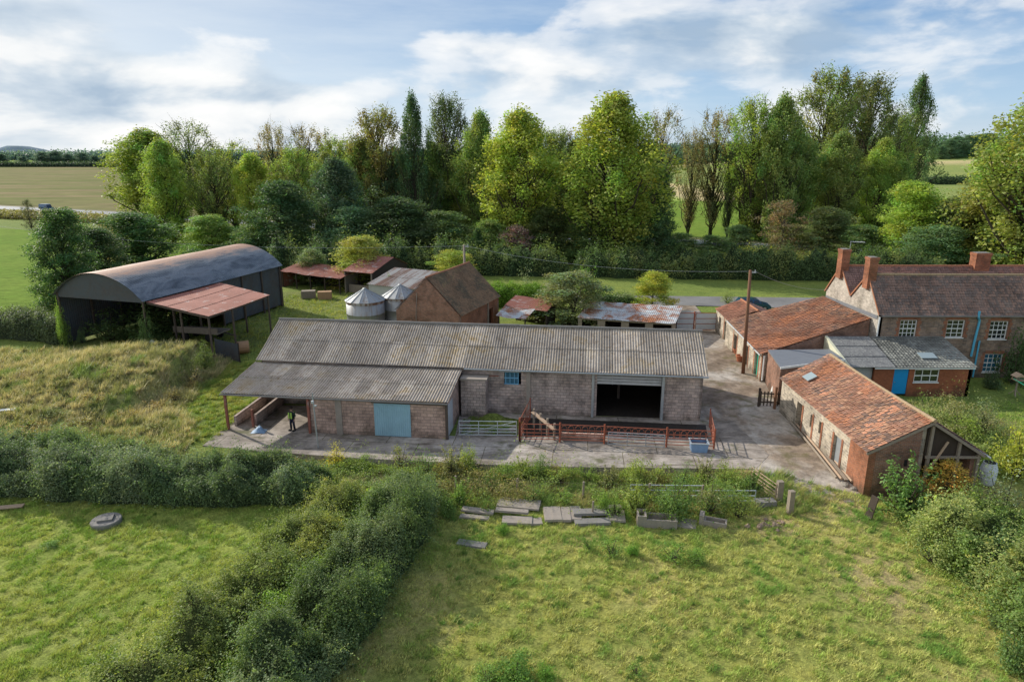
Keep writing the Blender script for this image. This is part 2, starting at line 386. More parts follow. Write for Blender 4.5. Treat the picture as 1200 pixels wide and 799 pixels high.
class MB:
    """collects boxes, bars, tubes and prisms and links them as one mesh object"""
    def __init__(s): s.v = []; s.f = []
    def add(s, vs, fs):
        b = len(s.v); s.v += [tuple(x) for x in vs]; s.f += [tuple(i + b for i in f) for f in fs]; return s
    def box(s, x0, x1, y0, y1, z0, z1):
        return s.add([(x0, y0, z0), (x1, y0, z0), (x1, y1, z0), (x0, y1, z0), (x0, y0, z1), (x1, y0, z1), (x1, y1, z1), (x0, y1, z1)],
                     [(0, 3, 2, 1), (4, 5, 6, 7), (0, 1, 5, 4), (1, 2, 6, 5), (2, 3, 7, 6), (3, 0, 4, 7)])
    def obox(s, o, a, b, c):
        """box from a corner point and three edge vectors"""
        o, a, b, c = map(Vector, (o, a, b, c))
        vs = [o, o + a, o + a + b, o + b, o + c, o + a + c, o + a + b + c, o + b + c]
        return s.add(vs, [(0, 3, 2, 1), (4, 5, 6, 7), (0, 1, 5, 4), (1, 2, 6, 5), (2, 3, 7, 6), (3, 0, 4, 7)])
    def tube(s, pts, r, n=6, cap=True):
        pts = [Vector(p) for p in pts]
        rs = r if isinstance(r, (list, tuple)) else [r] * len(pts)
        b = len(s.v)
        for i, p in enumerate(pts):
            d = (pts[min(i + 1, len(pts) - 1)] - pts[max(i - 1, 0)]).normalized()
            up = Vector((0, 0, 1)) if abs(d.z) < .9 else Vector((1, 0, 0))
            e1 = d.cross(up).normalized(); e2 = e1.cross(d)
            for k in range(n):
                a = 2 * math.pi * (k + .5) / n; s.v.append(tuple(p + (e1 * math.cos(a) + e2 * math.sin(a)) * rs[i]))
        for i in range(len(pts) - 1):
            for k in range(n):
                k2 = (k + 1) % n; s.f.append((b + i * n + k, b + (i + 1) * n + k, b + (i + 1) * n + k2, b + i * n + k2))
        if cap:
            s.f.append(tuple(b + k for k in range(n))); s.f.append(tuple(b + (len(pts) - 1) * n + k for k in reversed(range(n))))
        return s
    def bar(s, p, q, w, h=None):
        """square bar between two points"""
        p, q = Vector(p), Vector(q); d = (q - p); h = h or w
        up = Vector((0, 0, 1)) if abs(d.normalized().z) < .95 else Vector((1, 0, 0))
        e1 = d.cross(up).normalized(); e2 = e1.cross(d).normalized()
        return s.obox(p - e1 * w / 2 - e2 * h / 2, e1 * w, d, e2 * h)
    def prism(s, poly, o, u, n, t):
        """polygon given as (along u, up z), thickened by t along n"""
        o, u, n = Vector(o), Vector(u), Vector(n)
        A = [o + u * a + Vector((0, 0, z)) for a, z in poly]; k = len(A)
        B = [p + n * t for p in A]
        return s.add(A + B, [tuple(range(k)), tuple(reversed(range(k, 2 * k)))] + [(i, i + k, (i + 1) % k + k, (i + 1) % k) for i in range(k)])
    def lathe(s, prof, o=(0, 0, 0), n=20):
        b = len(s.v); m = len(prof)
        for r, z in prof:
            for k in range(n):
                a = 2 * math.pi * k / n; s.v.append((o[0] + r * math.cos(a), o[1] + r * math.sin(a), o[2] + z))
        for i in range(m - 1):
            for k in range(n):
                k2 = (k + 1) % n; s.f.append((b + i * n + k, b + i * n + k2, b + (i + 1) * n + k2, b + (i + 1) * n + k))
        s.f.append(tuple(b + k for k in reversed(range(n)))); s.f.append(tuple(b + (m - 1) * n + k for k in range(n)))
        return s
    def wall(s, o, u, n, L, z0, z1, t, holes=()):
        """wall panel L long with rectangular openings (a0,a1,b0,b1); n points to the inside, t thick"""
        o, u, n = Vector(o), Vector(u), Vector(n)
        xs = sorted({0, L} | {h[0] for h in holes} | {h[1] for h in holes}); zs = sorted({z0, z1} | {h[2] for h in holes} | {h[3] for h in holes})
        xs = [x for x in xs if 0 <= x <= L]; zs = [z for z in zs if z0 <= z <= z1]
        solid = lambda i, j: 0 <= i < len(xs) - 1 and 0 <= j < len(zs) - 1 and not any(h[0] <= (xs[i] + xs[i + 1]) / 2 <= h[1] and h[2] <= (zs[j] + zs[j + 1]) / 2 <= h[3] for h in holes)
        pt = lambda x, z, d: o + u * x + n * d + Vector((0, 0, z))
        for i in range(len(xs) - 1):
            for j in range(len(zs) - 1):
                if not solid(i, j): continue
                a, b, c, d = xs[i], xs[i + 1], zs[j], zs[j + 1]
                s.add([pt(a, c, 0), pt(b, c, 0), pt(b, d, 0), pt(a, d, 0)], [(0, 1, 2, 3)])
                s.add([pt(a, c, t), pt(b, c, t), pt(b, d, t), pt(a, d, t)], [(3, 2, 1, 0)])
                if not solid(i - 1, j): s.add([pt(a, c, 0), pt(a, c, t), pt(a, d, t), pt(a, d, 0)], [(3, 2, 1, 0)])
                if not solid(i + 1, j): s.add([pt(b, c, 0), pt(b, c, t), pt(b, d, t), pt(b, d, 0)], [(0, 1, 2, 3)])
                if not solid(i, j - 1): s.add([pt(a, c, 0), pt(b, c, 0), pt(b, c, t), pt(a, c, t)], [(3, 2, 1, 0)])
                if not solid(i, j + 1): s.add([pt(a, d, 0), pt(b, d, 0), pt(b, d, t), pt(a, d, t)], [(0, 1, 2, 3)])
        return s
    def build(s, name, m, parent=None, smooth=False):
        me = bpy.data.meshes.new(name); me.from_pydata(s.v, [], s.f); me.update()
        l = me.uv_layers.new(name='UVMap')
        co = np.array(s.v, float); uvs = []
        for p in me.polygons:
            nx, ny, nz = (abs(c) for c in p.normal)
            for vi in p.vertices:
                x, y, z = co[vi]
                uvs += ([x, y] if nz > .8 else ([y, z] if nx > ny else [x, z]))
        l.data.foreach_set('uv', np.array(uvs, np.float32))
        if smooth: me.polygons.foreach_set('use_smooth', np.ones(len(me.polygons), bool))
        me.materials.append(M[m])
        return link(name, me, parent)

def patch_pts(A, B, C, D, S, T):
    A, B, C, D = (np.array(q, float) for q in (A, B, C, D))
    s = S[..., None]; t = T[..., None]
    return A * (1 - s) * (1 - t) + B * s * (1 - t) + C * s * t + D * (1 - s) * t
def patch_n(A, B, D):
    n = np.cross(np.array(B, float) - np.array(A, float), np.array(D, float) - np.array(A, float)); return n / np.linalg.norm(n)
def corr(name, A, B, C, D, m, parent, pitch=.19, amp=.028, laps=3, sag=0.0, rough=.0):
    """corrugated sheet roof over the patch A B (eave) C D (ridge)"""
    L = np.linalg.norm(np.subtract(B, A)); nw = max(3, round(L / pitch)); ns = nw * 6 + 1
    s = np.linspace(0, 1, ns)
    ts = []; off = []
    for i in range(laps):
        a, b = i / laps, (i + 1) / laps
        ts += [a - (.01 if i else 0), (a + b) / 2, b]; off += [.03, .015, 0]
    S, T = np.meshgrid(s, np.array(ts)); O = np.meshgrid(s, np.array(off))[1]
    V = patch_pts(A, B, C, D, S, T); n = patch_n(A, B, D)
    h = amp * np.sin(S * nw * 2 * np.pi) + O
    if rough: h = h + rough * (vn(S * L * .8, T * 5, 3) - .5)
    V = V + n * h[..., None]
    V[..., 2] -= sag * np.sin(np.pi * S)
    idx = np.arange(V.shape[0] * ns).reshape(V.shape[0], ns)
    Fq = np.stack([idx[:-1, :-1], idx[:-1, 1:], idx[1:, 1:], idx[1:, :-1]], -1)
    Fq = np.delete(Fq, [3 * k - 1 for k in range(1, laps)], 0).reshape(-1, 4)
    return link(name, np_mesh(name, V.reshape(-1, 3), Fq, M[m], smooth=True), parent)
ORANGE = np.array([(.30, .115, .062), (.35, .14, .075), (.27, .11, .065), (.23, .105, .07), (.20, .10, .072), (.28, .145, .095), (.15, .09, .072), (.36, .16, .10)])
PURPLE = np.array([(.125, .082, .07), (.145, .088, .072), (.105, .074, .066), (.165, .10, .08), (.13, .092, .08)])
BROWN = np.array([(.115, .070, .042), (.15, .085, .05), (.09, .062, .04), (.135, .09, .05)])
RED = np.array([(.155, .08, .066), (.185, .09, .072), (.135, .075, .064), (.16, .09, .078)])
def tiles(name, A, B, C, D, parent, pal, tw=.24, th=.30, sag=0.0, amp=.03, patch=.0, seed=1, m='tile'):
    L = np.linalg.norm(np.subtract(B, A)); W = np.linalg.norm(np.subtract(D, A))
    nc, nr = max(2, round(L / tw)), max(2, round(W / th)); g = np.random.default_rng(seed)
    ci, ri = np.meshgrid(np.arange(nc), np.arange(nr)); ci = ci.ravel(); ri = ri.ravel(); N = len(ci)
    k = np.arange(5) / 4.0
    prof = amp * np.array([.6, .1, -.6, .3, 1.0])
    S = (ci[:, None] + k * .999) / nc; S = np.repeat(S[:, None, :], 2, 1)
    T = np.stack([(ri - .06) / nr, (ri + 1.0) / nr], 1)[:, :, None].repeat(5, 2)
    T = T + (g.normal(0, .02, N) / nr)[:, None, None]
    V = patch_pts(A, B, C, D, S, np.clip(T, -.01, 1)); n = patch_n(A, B, D)
    h = prof[None, None, :] + np.array([.045, .0])[None, :, None] + g.normal(0, .007, N)[:, None, None]
    V = V + n * h[..., None]
    V[..., 2] -= sag * np.sin(np.pi * S) * np.sin(np.pi * np.clip(T, 0, 1) * .9 + .2) - .05 * (fbm(S * L * .3, T * W * .3, seed + 9) - .5)
    w = fbm(ci * tw * .45 + seed, ri * th * .45, seed, 3); pick = np.clip(((w * 1.7 - .35) * .70 + g.random(N) * .30) * len(pal), 0, len(pal) - 1).astype(int)
    c = pal[pick] * g.uniform(.9, 1.1, (N, 1))
    idx = np.arange(N * 10).reshape(N, 2, 5)
    Fq = np.stack([idx[:, 0, :-1], idx[:, 0, 1:], idx[:, 1, 1:], idx[:, 1, :-1]], -1).reshape(-1, 4)
    me = np_mesh(name, V.reshape(-1, 3), Fq, M[m], np.repeat(c, 10, 0))
    return link(name, me, parent)
def window(parent, o, u, n, w, h, nx, ny, frame='white_paint', glass='glass', sill=True, inset=.08, fw=.06, bar=.03, name='window'):
    """n points outward; o is the lower left corner on the wall face"""
    o, u, n = Vector(o), Vector(u), Vector(n); z = Vector((0, 0, 1)); b = MB()
    q = o - n * inset
    for a0, a1, b0, b1 in [(0, w, 0, fw), (0, w, h - fw, h), (0, fw, fw, h - fw), (w - fw, w, fw, h - fw)]:
        b.obox(q + u * a0 + z * b0, u * (a1 - a0), n * -.05, z * (b1 - b0))
    for i in range(1, nx): b.obox(q + u * (w * i / nx - bar / 2) + z * fw - n * .006, u * bar, n * -.03, z * (h - 2 * fw))
    for j in range(1, ny):
        k = bar * (1.7 if ny % 2 == 0 and j == ny // 2 else 1)
        b.obox(q + u * fw + z * (h * j / ny - k / 2) - n * .003, u * (w - 2 * fw), n * -.036, z * k)
    f = b.build(name, frame, parent)
    p = MB(); p.obox(q + u * fw * .5 + z * fw * .5 - n * .05, u * (w - fw), n * -.012, z * (h - fw)).build('pane', glass, f)
    if sill: MB().obox(o - u * .06 - z * .07 - n * .05, u * (w + .12), n * .12, z * .07).build('sill', frame, f)
    return f
# ---------------------------------------------------------------- vegetation
def leaves(C, size, colr, g, up=.35, outn=None, asp=.62):
    """one folded leaf quad per centre"""
    N = len(C); d = g.normal(0, 1, (N, 3)); d[:, 2] += up
    if outn is not None: d = d * .75 + outn * .9
    d /= np.linalg.norm(d, axis=1, keepdims=True) + 1e-9
    a = np.cross(d, g.normal(0, 1, (N, 3))); a /= np.linalg.norm(a, axis=1, keepdims=True) + 1e-9
    b = np.cross(d, a)
    sz = (size * g.uniform(.6, 1.35, N))[:, None]
    V = np.stack([C - a * sz * .5, C - b * sz * asp * .5 + d * sz * .12, C + a * sz * .5, C + b * sz * asp * .5 + d * sz * .12], 1).reshape(-1, 3)
    Fq = np.arange(N * 4).reshape(N, 4)
    return V, Fq, np.repeat(colr, 4, 0)
def leafcol(N, g, hue=.12, val=.3):
    v = g.uniform(1 - val, 1 + val, N); h = g.normal(0, hue, N)
    return np.stack([v * (1 + h), v, v * (1 - h * .8)], 1)

def limb_path(p, q, g, k=4, wob=.06):
    p = np.array(p); q = np.array(q); L = np.linalg.norm(q - p); out = []
    for i in range(k + 1):
        t = i / k; w = p * (1 - t) + q * t
        w = w + g.normal(0, wob * L, 3) * (0 < i < k) * .5; w[2] += .10 * L * math.sin(math.pi * t) * .3
        out.append(w)
    return out
def tree_mesh(kind, seed):
    """crown and trunk meshes of a tree about 20 m high and 10 m wide, centred on its base"""
    g = np.random.default_rng(seed); Hh, Rr = 20.0, 5.0
    cl = []; tb = MB(); lean = g.normal(0, .35, 2)
    K = dict(broad=(.04, 330, 125, 1.05, .29), sparse=(.14, 150, 66, 1.0, .28), lombardy=(.03, 260, 110, .95, .27), round=(.02, 260, 130, 1.25, .32),
             conifer=(.02, 300, 110, .95, .30), tall=(.06, 260, 100, 1.0, .27), shrub=(.0, 150, 130, 1.4, .38), twiggy=(.05, 80, 60, 1.4, .4))[kind]
    base, nc, nl, cr, ls = K
    ax = lambda z: np.array([lean[0] * (z / Hh) ** 1.5 + .25 * math.sin(z * .4 + seed), lean[1] * (z / Hh) ** 1.5, z])
    for i in range(nc):
        t = ((i + g.random()) / nc)
        if kind == 'tall' or kind == 'sparse':
            z = base + (1 - base) * t ** .9; f = (.34 + .66 * float(sst(0, .55, t))) * (1 if t < .6 else max(0, 1 - ((t - .6) / .42) ** 2.2) ** .5)
        elif kind == 'broad':
            z = base + (1 - base) * t ** .85; f = .3 + .7 * (t * 2.2) ** .7 if t < .45 else (1 - ((t - .45) / .56) ** 1.7) ** .8
        elif kind == 'lombardy': z = base + (1 - base) * t; f = min(1, (t * 3.5 + .35)) * (1 - max(0, t - .42) / .58) ** .62
        elif kind == 'conifer': z = base + (1 - base) * t ** 1.35; f = (1 - t ** 1.5) ** .8
        else: z = base + (1 - base) * t; f = math.sqrt(max(0, 1 - (t * 1.25 - .28) ** 2)) if t * 1.25 - .28 < 1 else 0
        rad = Rr * max(f, .03); a = g.random() * 6.283
        lob = .84 + .17 * math.sin(a * 2 + seed) * math.sin(t * 7 + seed * 1.7) + .16 * math.sin(a * 5 + t * 17 + seed) + g.normal(0, .13) + (g.random() < .16) * g.uniform(.08, .34)
        r = rad * math.sqrt(g.uniform(.12, 1)) * lob
        c = ax(z * Hh) + np.array([r * math.cos(a), r * math.sin(a), 0])
        cl.append((c, a, r, t))
    Cs, Ns, cc = [], [], []
    for c, a, r, t in cl:
        n = max(8, int(nl * g.uniform(.5, 1.4)))
        if g.random() < .08: n = n // 4
        p = g.normal(0, 1, (n, 3)); p /= np.linalg.norm(p, axis=1, keepdims=True)
        p *= (g.random(n) ** .55)[:, None] * cr * g.uniform(.7, 1.3)
        if kind in ('lombardy', 'tall', 'sparse'): p *= np.array([.8, .8, 1.75])
        elif kind == 'conifer': p *= np.array([1.2, 1.2, .9])
        elif kind == 'broad': p *= np.array([1.0, 1.0, 1.35])
        else: p *= np.array([1.15, 1.15, .9])
        pos = c + p; pos[:, 2] = np.maximum(pos[:, 2], .15)
        Cs.append(pos); Ns.append(p / (np.linalg.norm(p, axis=1, keepdims=True) + 1e-6))
        k = leafcol(n, g, .07, .28) * (1 + g.normal(0, .16)); k[:, 0] *= 1 + g.normal(0, .12); cc.append(k)
    C = np.concatenate(Cs); N_ = np.concatenate(Ns); cc = np.clip(np.concatenate(cc), .25, 2.2)
    V, Fq, c4 = leaves(C, ls, cc, g, .3, N_)
    crown = np_mesh('crown', V, Fq, M['leaf'], c4)
    top = .93 if kind != 'shrub' else .6
    tr = .34 if kind not in ('shrub', 'twiggy') else .16
    path = [ax(Hh * top * k / 9) for k in range(10)]
    tb.tube(path, [tr * (1.25 if k == 0 else 1) * (1 - .93 * k / 9) + .02 for k in range(10)], 8)
    order = g.permutation(len(cl))[:int(len(cl) * (.75 if kind in ('sparse', 'tall', 'twiggy') else .5))]
    for i in order:
        c, a, r, t = cl[i]
        z0 = max(.4, c[2] - (r * 1.5 + 1.2) if kind != 'conifer' else c[2] + .2)
        z0 = min(z0, Hh * .9)
        pth = limb_path(ax(z0), c, g); rr = tr * (1 - z0 / Hh) * .42 + .025
        tb.tube(pth, [rr * (1 - .8 * j / 4) for j in range(5)], 5, False)
        if kind in ('sparse', 'twiggy', 'tall'):
            for _ in range(3):
                d = g.normal(0, 1, 3) * np.array([.8, .8, .7]) + np.array([math.cos(a) * .5, math.sin(a) * .5, 1.1])
                tb.tube([c, c + d * .6, c + d * .95 * g.uniform(.7, 1.2) + g.normal(0, .12, 3)], [.035, .02, .006], 3, False)
    ts = MB(); ts.v, ts.f = tb.v, tb.f
    me = bpy.data.meshes.new('trunk'); me.from_pydata(ts.v, [], ts.f); me.update(); me.materials.append(M['ivy_bark' if kind == 'sparse' else 'bark'])
    me.polygons.foreach_set('use_smooth', np.ones(len(me.polygons), bool))
    return crown, me
TREES = {}
def tree(name, kind, x, y, h, w, c, label, cat='tree', group=None, var=0, z=None, tw=None):
    key = (kind, var)
    if key not in TREES: TREES[key] = tree_mesh(kind, 31 + var * 7 + sum(map(ord, kind)))
    z = float(ground(x, y)) if z is None else z
    t = thing(name, label, cat, (x, y, z - .05), random.uniform(0, 6.28), group)
    w *= {'tall': 1.25, 'sparse': 1.2, 'lombardy': 1.15, 'broad': 1.12}.get(kind, 1.0); t.scale = (w / 10.5, w / 10.5, h / 21.2)
    link('crown', TREES[key][0], t, c); link('trunk', TREES[key][1], t)
    return t
def ptree(name, kind, px, base, top, wpx, c, label, var=0, group=None, cat='tree', z=0.0):
    """tree standing at that spot of the survey photograph"""
    p = P(px, base, z); dep = p.y * CP + (H - z) * SP
    return tree(name, kind, p.x, p.y, zat(top, p.y) - z, wpx / F * dep, c, label, cat, group, var, z)

def hedge(name, path, label, cat, c, leaf=.11, dens=420, group=None, seed=1, lump=.5, kind=None, c2=None, topcut=3.0, spray=.05, val=.35, gap=0.0, core=.86, canes=0.0):
    """path of (x, y, width, height); leaves spread over a lumpy body"""
    g = np.random.default_rng(seed); pts = np.array(path, float)
    d = np.r_[0, np.cumsum(np.hypot(*np.diff(pts[:, :2], axis=0).T))]; L = d[-1]
    W, Hm = pts[:, 2].mean(), pts[:, 3].mean(); N = int(dens * L * (W + 2 * Hm))
    def surf(s, th, ex=1.0):
        x = np.interp(s, d, pts[:, 0]); y = np.interp(s, d, pts[:, 1])
        e = .4; tx = np.interp(s + e, d, pts[:, 0]) - np.interp(s - e, d, pts[:, 0]); ty = np.interp(s + e, d, pts[:, 1]) - np.interp(s - e, d, pts[:, 1])
        l = np.hypot(tx, ty) + 1e-6; nx, ny = -ty / l, tx / l
        end = np.clip(np.minimum(s, L - s) / (W * .45), 0, 1) ** .5
        w = np.interp(s, d, pts[:, 2]) / 2 * (.35 + .65 * end); h = np.interp(s, d, pts[:, 3]) * (.3 + .7 * end)
        ct, st = np.cos(th), np.sin(th)
        t = np.sign(ct) * np.abs(ct) ** .68; zf = np.abs(st) ** .5
        px, py = x + nx * w * t, y + ny * w * t
        lum = 1 + lump * ((fbm(px * .55 + seed, py * .55, seed, 2) - .5) * 1.3 + (vn(px * 1.9 + zf * 1.3, py * 1.9 + zf, seed + 3) - .5) * .65 + (vn(px * 4.3 + zf * 3, py * 4.3 + zf * 2, seed + 4) - .5) * .5)
        px, py = x + nx * w * t * (lum * .5 + .5) * ex, y + ny * w * t * (lum * .5 + .5) * ex
        gz = ground(px, py)
        return px, py, gz + h * zf * lum * ex, nx * t * .9, ny * t * .9, zf, lum, gz
    s = g.uniform(0, L, N); th = g.uniform(0, math.pi, N)
    ex = 1 - np.abs(g.normal(0, .09, N)) + (g.random(N) < .12) * g.uniform(0, spray * 3, N)
    x, y, z, nx, ny, nz, lum, gz = surf(s, th, ex)
    keep = np.ones(N, bool)
    if gap: keep = fbm(x * .5 + 7, y * .5, seed + 5, 2) > gap
    C = np.stack([x, y, np.maximum(z, gz + .03)], 1) + g.normal(0, leaf * .7, (N, 3)); on = np.stack([nx, ny, nz], 1)
    k = leafcol(N, g, .06, val) * (1 + .5 * (fbm(x * .7, y * .7, seed + 8, 2) - .5))[:, None]
    if c2 is not None:
        m = sst(.5, .62, fbm(x * .45 + 3, y * .45, seed + 21, 2))[:, None] * g.uniform(.4, 1, (N, 1)); k = k * (1 - m) + k * m * (np.array(c2) / np.array(c))
    C, k, on = C[keep], k[keep], on[keep]
    if canes:                                                       # arching shoots that break the outline
        nc = int(canes * L * W); b0 = g.integers(0, len(C), nc); b0 = b0[on[b0, 2] > .35]; nc = len(b0); ph = np.linspace(.05, 1, 16)
        dr = on[b0] * np.array([1, 1, .5]) + g.normal(0, .6, (nc, 3)); dr[:, 2] = np.abs(dr[:, 2]) * .6 + .5; ln = g.uniform(.35, 1.15, nc)
        q = C[b0][:, None, :] + dr[:, None, :] * (ln[:, None] * ph)[..., None]; q[..., 2] -= (ln[:, None] * ph ** 2.2) * .75
        q = q.reshape(-1, 3) + g.normal(0, leaf * .3, (nc * 16, 3)); kc = np.repeat(k[b0] * g.uniform(.9, 1.5, (nc, 1)) * np.array([1.1, 1.05, .9]), 16, 0)
        C = np.concatenate([C, q]); k = np.concatenate([k, kc]); on = np.concatenate([on, np.tile([0, 0, .6], (len(q), 1))])
    V, Fq, c4 = leaves(C, leaf, np.clip(k, .2, 3), g, .4, on)
    fol = np_mesh('foliage', V, Fq, M['leaf'], c4)
    if kind == 'stuff':
        return tag(link(name, fol, None, c), label, cat, None, 'stuff')
    mx, my = pts[len(pts) // 2, :2]
    t = thing(name, label, cat, (mx, my, 0), 0, group)
    f = link('foliage', fol, t, c); f.location = (-mx, -my, 0)
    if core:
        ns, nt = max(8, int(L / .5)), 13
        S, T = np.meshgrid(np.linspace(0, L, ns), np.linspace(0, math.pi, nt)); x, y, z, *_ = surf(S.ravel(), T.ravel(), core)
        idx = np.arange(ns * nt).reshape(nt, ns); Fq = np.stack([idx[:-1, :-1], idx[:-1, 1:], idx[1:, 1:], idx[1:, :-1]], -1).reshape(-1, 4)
        b = link('shade_core', np_mesh('shade_core', np.stack([x, y, z - .05], 1), Fq, M['leaf_inside'], smooth=True), t, c); b.location = (-mx, -my, 0)  # solid inner body behind the leaves, shade painted into its colour
    return t
SHR = {}
def shrub_mesh(kind, v):
    """shrub of about 2 m across and 2 m high: bush, spiky, airy"""
    g = np.random.default_rng(100 + v * 13 + len(kind)); C, Nn, cc = [], [], []; st = MB()
    ncl, nl, cr, ls = dict(bush=(34, 80, .36, .085), spiky=(60, 42, .16, .10), airy=(26, 42, .38, .075), weed=(22, 30, .26, .10))[kind]
    for i in range(ncl):
        a = g.random() * 6.283; e = math.asin(g.uniform(0.02, 1)); rr = g.uniform(.45, 1.0) * (.8 + .3 * math.sin(a * 3 + v))
        c = np.array([math.cos(a) * math.cos(e) * rr * .85, math.sin(a) * math.cos(e) * rr * .85, .18 + math.sin(e) * rr * 1.45])
        n = int(nl * g.uniform(.6, 1.4)); p = g.normal(0, 1, (n, 3)); p /= np.linalg.norm(p, axis=1, keepdims=True); p *= (g.random(n) ** .6)[:, None] * cr
        if kind == 'spiky': ax_ = c / np.linalg.norm(c); q = g.uniform(-.5, .35, n)[:, None]; p = p * .6 + ax_ * q
        pos = c + p; pos[:, 2] = np.maximum(pos[:, 2], .03); C.append(pos); Nn.append(p / (np.linalg.norm(p, axis=1, keepdims=True) + 1e-6))
        cc.append(leafcol(n, g, .07, .3) * (1 + g.normal(0, .15)))
        st.tube([(0, 0, 0), tuple(c * .5 + np.array([0, 0, .06])), tuple(c)], [.028, .016, .006], 4, False)
    C = np.concatenate(C); V, Fq, c4 = leaves(C, ls, np.clip(np.concatenate(cc), .3, 2), g, .35, np.concatenate(Nn), .5)
    me = bpy.data.meshes.new('stems'); me.from_pydata(st.v, [], st.f); me.update(); me.materials.append(M['bark'])
    return np_mesh('foliage', V, Fq, M['leaf'], c4), me
def shrub(name, kind, x, y, w, h, c, label, cat='shrub', group=None, v=0, z=None):
    if (kind, v) not in SHR: SHR[kind, v] = shrub_mesh(kind, v)
    z = float(ground(x, y)) if z is None else z
    t = thing(name, label, cat, (x, y, z - .02), random.uniform(0, 6.28), group); t.scale = (w / 2, w / 2, h / 1.9)
    link('foliage', SHR[kind, v][0], t, c); link('stems', SHR[kind, v][1], t)
    return t
def pshrub(name, kind, px, base, wpx, hpx, c, label, cat='shrub', group=None, v=0):
    p = G(px, base); dep = p.y * CP + (H - p.z) * SP
    return shrub(name, kind, p.x, p.y, wpx / F * dep, hpx / F * dep / (.75 + .2 * 0), c, label, cat, group, v, p.z)

def grass(name, poly, n, hgt, wid, cA, cB, label, seed=1, keep=None, lean=.5, patch=.5, cC=None, tuft=0.0):
    """single blades over a polygon"""
    g = np.random.default_rng(seed); q = np.array(poly); lo, hi = q.min(0), q.max(0)
    x = g.uniform(lo[0], hi[0], n); y = g.uniform(lo[1], hi[1], n)
    k = seg_d(x, y, poly) > 0
    if keep is not None: k &= keep(x, y)
    x, y = x[k], y[k]
    tus = fbm(x * 2.3, y * 2.3, seed, 3); k = g.random(len(x)) < .35 + 1.3 * sst(.3, .62, tus); x, y, tus = x[k], y[k], tus[k]; N = len(x)
    tc = None
    z = ground(x, y)
    h = hgt * (.35 + 1.5 * sst(.38, .72, tus)) * g.uniform(.6, 1.3, N) * (.8 + .4 * fbm(x * .25, y * .25, seed + 4, 2))
    a = g.random(N) * 6.283; w = wid * g.uniform(.6, 1.4, N)
    la = g.random(N) * 6.283; ll = h * lean * g.uniform(.2, 1.5, N); wx, wy = .35 * h, -.1 * h
    dx, dy = np.cos(a) * w / 2, np.sin(a) * w / 2
    m = sst(.40, .60, fbm(x * .35 + 9, y * .35, seed + 2, 3) * .4 + fbm(x * 2.4, y * 2.4, seed + 6, 2) * .6 + g.normal(0, .07, N))[:, None]
    c = np.array(cA) * (1 - m) + np.array(cB) * m
    if cC is not None:
        m2 = sst(.60, .70, fbm(x * .5 + 31, y * .5, seed + 12, 3))[:, None]; c = c * (1 - m2) + np.array(cC) * m2
    if tuft:
        ar = (hi[0] - lo[0]) * (hi[1] - lo[1]); nt = int(ar * tuft); nb = 46
        tx = g.uniform(lo[0], hi[0], nt); ty = g.uniform(lo[1], hi[1], nt); k = seg_d(tx, ty, poly) > 0
        if keep is not None: k &= keep(tx, ty)
        k &= g.random(nt) < .25 + 1.2 * sst(.35, .6, fbm(tx * .4, ty * .4, seed + 33, 2))
        tx, ty = tx[k], ty[k]; nt = len(tx); tr = g.uniform(.07, .24, nt); th_ = hgt * g.uniform(1.0, 2.3, nt); sel = g.random(nt)
        tcol = np.where((sel < .42)[:, None], np.array(cB) * 1.05, np.where((sel < .75)[:, None], np.array(cA), np.array(cC if cC is not None else cA) * .85)) * g.uniform(.75, 1.2, (nt, 1))
        bx = (tx[:, None] + g.normal(0, 1, (nt, nb)) * tr[:, None] * .7).ravel(); by = (ty[:, None] + g.normal(0, 1, (nt, nb)) * tr[:, None] * .7).ravel()
        bh = (th_[:, None] * g.uniform(.5, 1.1, (nt, nb))).ravel(); ba = g.random(nt * nb) * 6.283; bw = wid * 1.15 * g.uniform(.6, 1.3, nt * nb); bl = g.random(nt * nb) * 6.283
        x, y, z, h = np.r_[x, bx], np.r_[y, by], np.r_[z, ground(bx, by)], np.r_[h, bh]
        dx, dy = np.r_[dx, np.cos(ba) * bw / 2], np.r_[dy, np.sin(ba) * bw / 2]; la = np.r_[la, bl]; ll = np.r_[ll, bh * lean * g.uniform(.2, 1.1, nt * nb)]
        wx, wy = .35 * h, -.1 * h; c = np.r_[c, np.repeat(tcol, nb, 0)]; N = len(x)
    c = c * g.uniform(.75, 1.25, (N, 1))
    V = np.stack([np.stack([x - dx, y - dy, z - .02], 1), np.stack([x + dx, y + dy, z - .02], 1),
                  np.stack([x + np.cos(la) * ll + wx, y + np.sin(la) * ll + wy, z + h], 1)], 1).reshape(-1, 3)
    me = np_mesh(name, V, np.arange(N * 3).reshape(N, 3), M['grass_blade'], np.repeat(c, 3, 0))
    return tag(link(name, me), label, 'grass', None, 'stuff')
